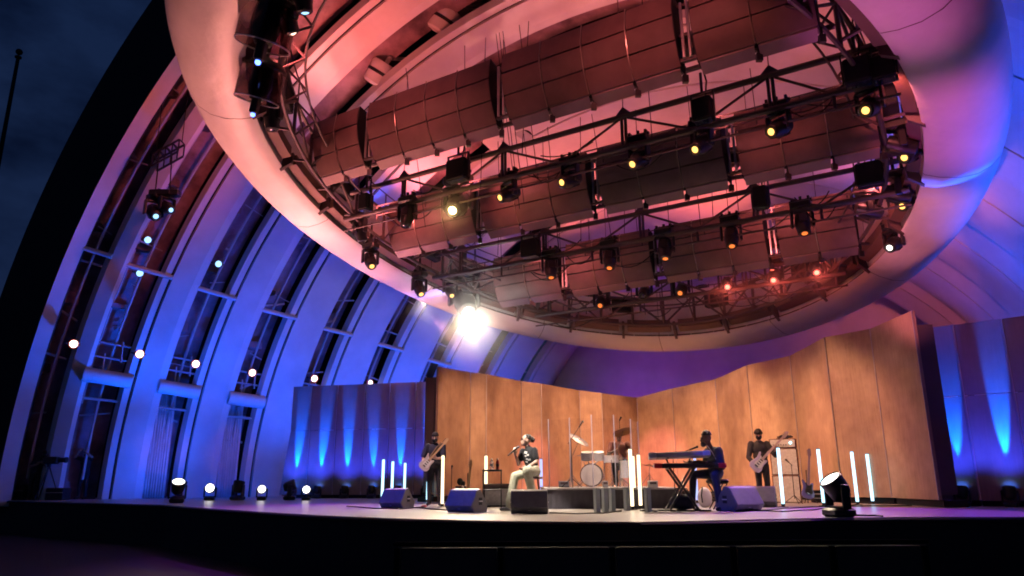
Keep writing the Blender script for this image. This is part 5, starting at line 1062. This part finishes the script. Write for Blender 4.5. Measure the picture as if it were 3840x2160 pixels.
# unseen blue uplights added behind the panel walls, blue wash added over unlit floor lamps
def added_up_lamp(P, T, energy, color, ang, label, group, show=True):
    P, T = Vector(P), Vector(T); floor_lamp(P, T-P, 'blue', label, .9, group); d = (T-P-ZU*.4).normalized()
    spot('added_shell_wash', P+ZU*.38+d*.2, T, energy, color, ang, .85, .2)
GB = 'added blue uplights behind the panel walls'
for i, k in enumerate((4, 5, 6, 7, 8)):
    P = SP(ARC[k][0]+1.0, ARC[k][1]-3.2, 0); P.z = 0; T = SP(ARC[k][0]+.8, ARC[k][1], .42)
    added_up_lamp(P, T, (640, 800, 950, 900, 560)[i], BLUE, (120, 115, 100, 85, 75)[i], 'added unseen blue uplight on the floor behind the left panel wall', GB)
for u_, y_, k, en in ((890, 24.6, 3, 850), (668, 25.5, 2, 1050)):
    P = atY(u_, y_, .78); T = SP(ARC[k][0]+.9, ARC[k][1], .46); spot('added_shell_wash', P+(T-P).normalized()*.2, T, en, BLUE, 84, .9, .2)
for s_, r_, th, en in ((11.5, 12.2, .62, 4000), (8.0, 10.9, .6, 1200), (15.0, 13.4, .62, 5000), (18.0, 14.4, .6, 5000)):
    P = SP(s_, r_, math.pi); P.z = 0; T = SP(s_+.5, r_+1.0, math.pi-th)
    added_up_lamp(P, T, en, BLUE, 52, 'added unseen blue uplight on the floor behind the right panel wall', 'added blue uplights behind the right panel wall')
P = SP(6.6, 4.5, .1); P.z = 0; added_up_lamp(P, SC0-G*3.6+ZU*6-N*2, 650, (.30, .02, .8), 120, 'added unseen violet uplight on the floor before the back wall', 'added violet uplights before the back wall')  # unseen violet lamp added to tint the back wall
# up from the floor lamps on to the canopy ring
SAL = (1., .31, .25)
L0 = atY(661, 21.8, .8); spot('ring_beam', L0+V(.1, -.2, .1), ell(math.pi*1.17, .6, 0), 6000, SAL, 72, .8, .15); spot('ring_beam', L0+V(.15, -.15, .1), ell(math.pi*.84, .7, .2), 6500, (1., .36, .34), 23, .8, .15)
for u_, y_, ph in ((785, 24.6, 1.0), (980, 24.4, 1.03)):
    L0 = atY(u_, y_, .5); spot('ring_beam', L0+V(.05, -.3, .1), ell(math.pi*ph, .5, 0), 3000, (1., .33, .32), 46, .8, .15)
L0 = atY(3148, 12.25, .75); spot('ring_beam', L0+V(-.1, 0, .2), ell(math.pi*.14, .4, 0), 2600, (1., .24, .36), 25, .8, .15); spot('ring_beam', L0+V(-.05, 0, .2), ell(.03, .9, .1), 1700, (.85, .12, .52), 30, .9, .15); spot('ring_beam', L0+V(0, -.05, .2), ell(-.42, .8, .1), 1500, (.85, .13, .55), 34, .9, .15); spot('ring_beam', L0+V(.05, -.1, .2), ell(-.85, .8, .1), 900, (1., .2, .4), 34, .8, .15)

# blue front beams from lamps added out of view on the near rim of the ring
for j, (u_, Y_) in enumerate(((1480, 17.0), (1740, 14.7), (2765, 14.6))):
    P = ell(-math.pi/2+(-.3, -.1, .35)[j], -.8, -.2); T = atY(u_, Y_, .25)
    moving_light(P, T-P, 'blue', ['added unseen blue front lamp on the near rim of the ring, left', 'added unseen blue front lamp on the near rim of the ring, middle', 'added unseen blue front lamp on the near rim of the ring, right'][j], clamp=.6)
    spot('added_front_beam', P+(T-P).normalized()*.15, T, 5200, (.03, .06, 1.), 6.5, .6, .05)

# warm front light on the players from unseen lamps added on the near rim
for j, (ph, u_, Y_, en, an_, cc) in enumerate(((-.75, 1970, 15.3, 15000, 7.5, (1, .88, .76)), (-.45, 2260, 17.6, 6500, 14, (1, .74, .66)), (-1.0, 1630, 18.3, 6000, 9, (1, .62, .62)), (-.2, 2700, 17.0, 1900, 20, (1, .62, .60)))):
    P = ell(-math.pi/2+ph+.6, -.8, -.2); T = atY(u_, Y_, .9)
    moving_light(P, T-P, 'rose', 'added unseen warm front lamp on the near rim of the ring, ' + ['first', 'second', 'third', 'fourth'][j], clamp=.6)
    spot('added_front_beam', P+(T-P).normalized()*.15, T, en, cc, an_, .7, .05)

# lens glare of the brightest lamps, imitated by point lights in added misty puffs
def glare(P, en, c, rad, dens, label):
    g_ = bpy.data.lights.new('lamp_glare', 'POINT'); g_.energy = en; g_.color = c; g_.shadow_soft_size = .08; o_ = bpy.data.objects.new('lamp_glare', g_); col.objects.link(o_); o_.location = P
    e = MB(); e.sphere((0, 0, 0), rad, 20, 12); m = bpy.data.materials.new('glare_puff'); m.use_nodes = True; t = m.node_tree; t.nodes.clear(); ho = t.nodes.new('ShaderNodeOutputMaterial'); pv = t.nodes.new('ShaderNodeVolumePrincipled'); pv.inputs['Color'].default_value = (.95, .95, .95, 1)
    co = t.nodes.new('ShaderNodeTexCoord'); gr = t.nodes.new('ShaderNodeVectorMath'); gr.operation = 'LENGTH'; mr = t.nodes.new('ShaderNodeMapRange'); mr.interpolation_type = 'SMOOTHSTEP'; mr.inputs[1].default_value = 0; mr.inputs[2].default_value = rad*.97; mr.inputs[3].default_value = dens; mr.inputs[4].default_value = 0
    t.links.new(co.outputs['Object'], gr.inputs[0]); t.links.new(gr.outputs['Value'], mr.inputs[0]); t.links.new(mr.outputs[0], pv.inputs['Density']); t.links.new(pv.outputs[0], ho.inputs['Volume'])
    o = e.build('glare_haze', m); o.location = P; tag(o, label, 'glare_haze', kind='stuff')
glare(onplane(1696, 790, RP(0, -1.75), G)+V(-.05, -.35, -.2), 26, (1., .60, .20), 1.15, .13, 'warm puff imitating lens glare round the glaring amber lamp')
for (u_, v_), nm_ in zip(((2728, 1077), (2900, 1052), (3063, 1023)), ('left', 'middle', 'right')): glare(onplane(u_, v_, RP(0, 6.0), G)+V(-.08, -.28, -.16), 24, (1., .12, .08), 1.2, .16, f'red puff imitating lens glare round the {nm_} red lamp at the rear')
P = ring_pt(1757, 1168)+V(.2, -.75, -.35)
gl_ = bpy.data.lights.new('lamp_glare', 'POINT'); gl_.energy = 120; gl_.color = (1., .95, .86); gl_.shadow_soft_size = .2; go_ = bpy.data.objects.new('lamp_glare', gl_); col.objects.link(go_); go_.location = P
sm = MB(); sm.sphere((0, 0, 0), 3.2, 24, 16); smm = bpy.data.materials.new('glare_air'); smm.use_nodes = True; t = smm.node_tree; t.nodes.clear()
ho = t.nodes.new('ShaderNodeOutputMaterial'); pv = t.nodes.new('ShaderNodeVolumePrincipled'); pv.inputs['Color'].default_value = (.95, .95, .93, 1); pv.inputs['Anisotropy'].default_value = .2
co = t.nodes.new('ShaderNodeTexCoord'); gr = t.nodes.new('ShaderNodeVectorMath'); gr.operation = 'LENGTH'; mr = t.nodes.new('ShaderNodeMapRange'); mr.interpolation_type = 'SMOOTHSTEP'; mr.inputs[1].default_value = 0; mr.inputs[2].default_value = 3.1; mr.inputs[3].default_value = .10; mr.inputs[4].default_value = 0
t.links.new(co.outputs['Object'], gr.inputs[0]); t.links.new(gr.outputs['Value'], mr.inputs[0]); t.links.new(mr.outputs[0], pv.inputs['Density']); t.links.new(pv.outputs[0], ho.inputs['Volume'])
so = sm.build('glare_haze', smm); so.location = P; tag(so, 'pale puff imitating lens glare round the big white lamp', 'glare_haze', kind='stuff')

# unseen rose lamps added on the near rim to brighten the louver faces
for j, (ph, x_) in enumerate(((-.55, -4.), (0., .5), (.55, 5.))):
    P = ell(-math.pi/2+ph, -.5, .5); T = RP(x_, 1., .5)
    port_lamp(P, T-P, 'rose', 'added unseen rose wash lamp on the near rim of the ring, ' + ['left', 'middle', 'right'][j], .16, 'added rose wash lamps on the near rim')
    spot('added_louver_wash', P+(T-P).normalized()*.1, T, 520, (1., .18, .17), 95, .9, .2)

# low blue wash added along the feet of the left arches, at unlit floor lamps
for u_, y_, k, en, an_ in ((890, 24.6, 3, 330, 130), (668, 25.5, 2, 330, 130), (668, 25.5, 1, 1300, 56), (1085, 24.5, 4, 220, 100)):
    P = atY(u_, y_, .8); T = SP(ARC[k][0]+.7, ARC[k][1], .16 if an_ > 90 else .34); spot('added_foot_wash', P+(T-P).normalized()*.2, T, en, BLUE, an_, .8, .2)

# rose uplights added behind the louver rows to brighten the crown of the shell
for j, (x_, y_) in enumerate(((-3.2, -3.0), (1.2, -3.0), (5.0, -3.0), (-1.5, 1.2), (3.5, 1.2))):
    P = RP(x_, y_, 1.75); T = P+ZU*6+G*.8
    port_lamp(P, ZU*6+G*.8, 'rose', 'added rose uplight standing behind the louver rows', .16, 'added rose uplights behind the louver rows')
    spot('added_crown_beam', P+ZU*.12, T, 300, PINK, 140, .8, .2)
# more cables and a few paper sheets on the stage floor
def cable(label, pts, r=.012):
    A = atY(*pts[0]); t = thing('cable', label, 'cable', A); e = MB(); P = [atY(*p)-A+ZU*.014 for p in pts]
    q = []
    for i in range(len(P)-1):
        for k in range(4): f = k/4; q.append(P[i].lerp(P[i+1], f)+V(0, .05*math.sin((i*4+k)*1.3), 0))
    e.tube(q+[P[-1]], r, 6); e.build('cord', M_black2, t, True)
cable('black cable running left from the guitarist\'s pedal', ((1590, 17.3), (1500, 16.2), (1400, 16.6), (1300, 18.0)))
cable('black cable from the singer\'s wedge monitor along the floor', ((2060, 13.9), (2160, 13.5), (2260, 13.7), (2330, 14.6)))
cable('black cable between the two left wedge monitors', ((1560, 16.9), (1620, 16.0), (1690, 15.2)))
cable('black cable from the bassist\'s wedge to the right tubes', ((2830, 14.5), (2930, 14.0), (3040, 14.6), (3120, 15.8), (3215, 17.4)))
for j, (u_, Y_, rz) in enumerate(((1940, 13.45, .2), (1700, 14.1, -.3), (2725, 14.0, .5))):
    t = thing('set_list', ['white paper sheet on the floor before the singer\'s wedge', 'white paper sheet on the floor before the violet-lit wedge', 'white paper sheet on the floor before the bassist\'s wedge'][j], 'paper', atY(u_, Y_, .003), rz)
    e = MB(); e.grid([[V(-.1+.2*i/3, -.14+.28*j_/3, .004+.006*((i+j_) % 2)) for i in range(4)] for j_ in range(4)]); o = e.build('sheet', mat('paper', (.6, .6, .58), .8), t, True); md = o.modifiers.new('s', 'SOLIDIFY'); md.thickness = .002

# rose light added on the drapes, placed behind the lit floor lamps beside them
for u_, y_, k in ((785, 24.6, 3), (980, 24.4, 4)):
    P = atY(u_, y_, .5)+V(-.1, .25, .25); T = SP(ARC[k-1][0]-.5, ARC[k-1][1], .12); spot('added_drape_light', P, T, 60, (1., .30, .55), 30, .9, .1)

# rose cross light added beside the amber lamps on the left rim, for folds facing left
P = ring_pt(1395, 1000); T = wl(2950, 1640, 19); spot('stage_beam', P+(T-P).normalized()*.6-ZU*.2, T, 2300, ROSE, 24, .7, .1)
P = ring_pt(1580, 1105); T = wl(2020, 1660, 26); spot('stage_beam', P+(T-P).normalized()*.6-ZU*.2, T, 2400, ROSE, 30, .7, .1)
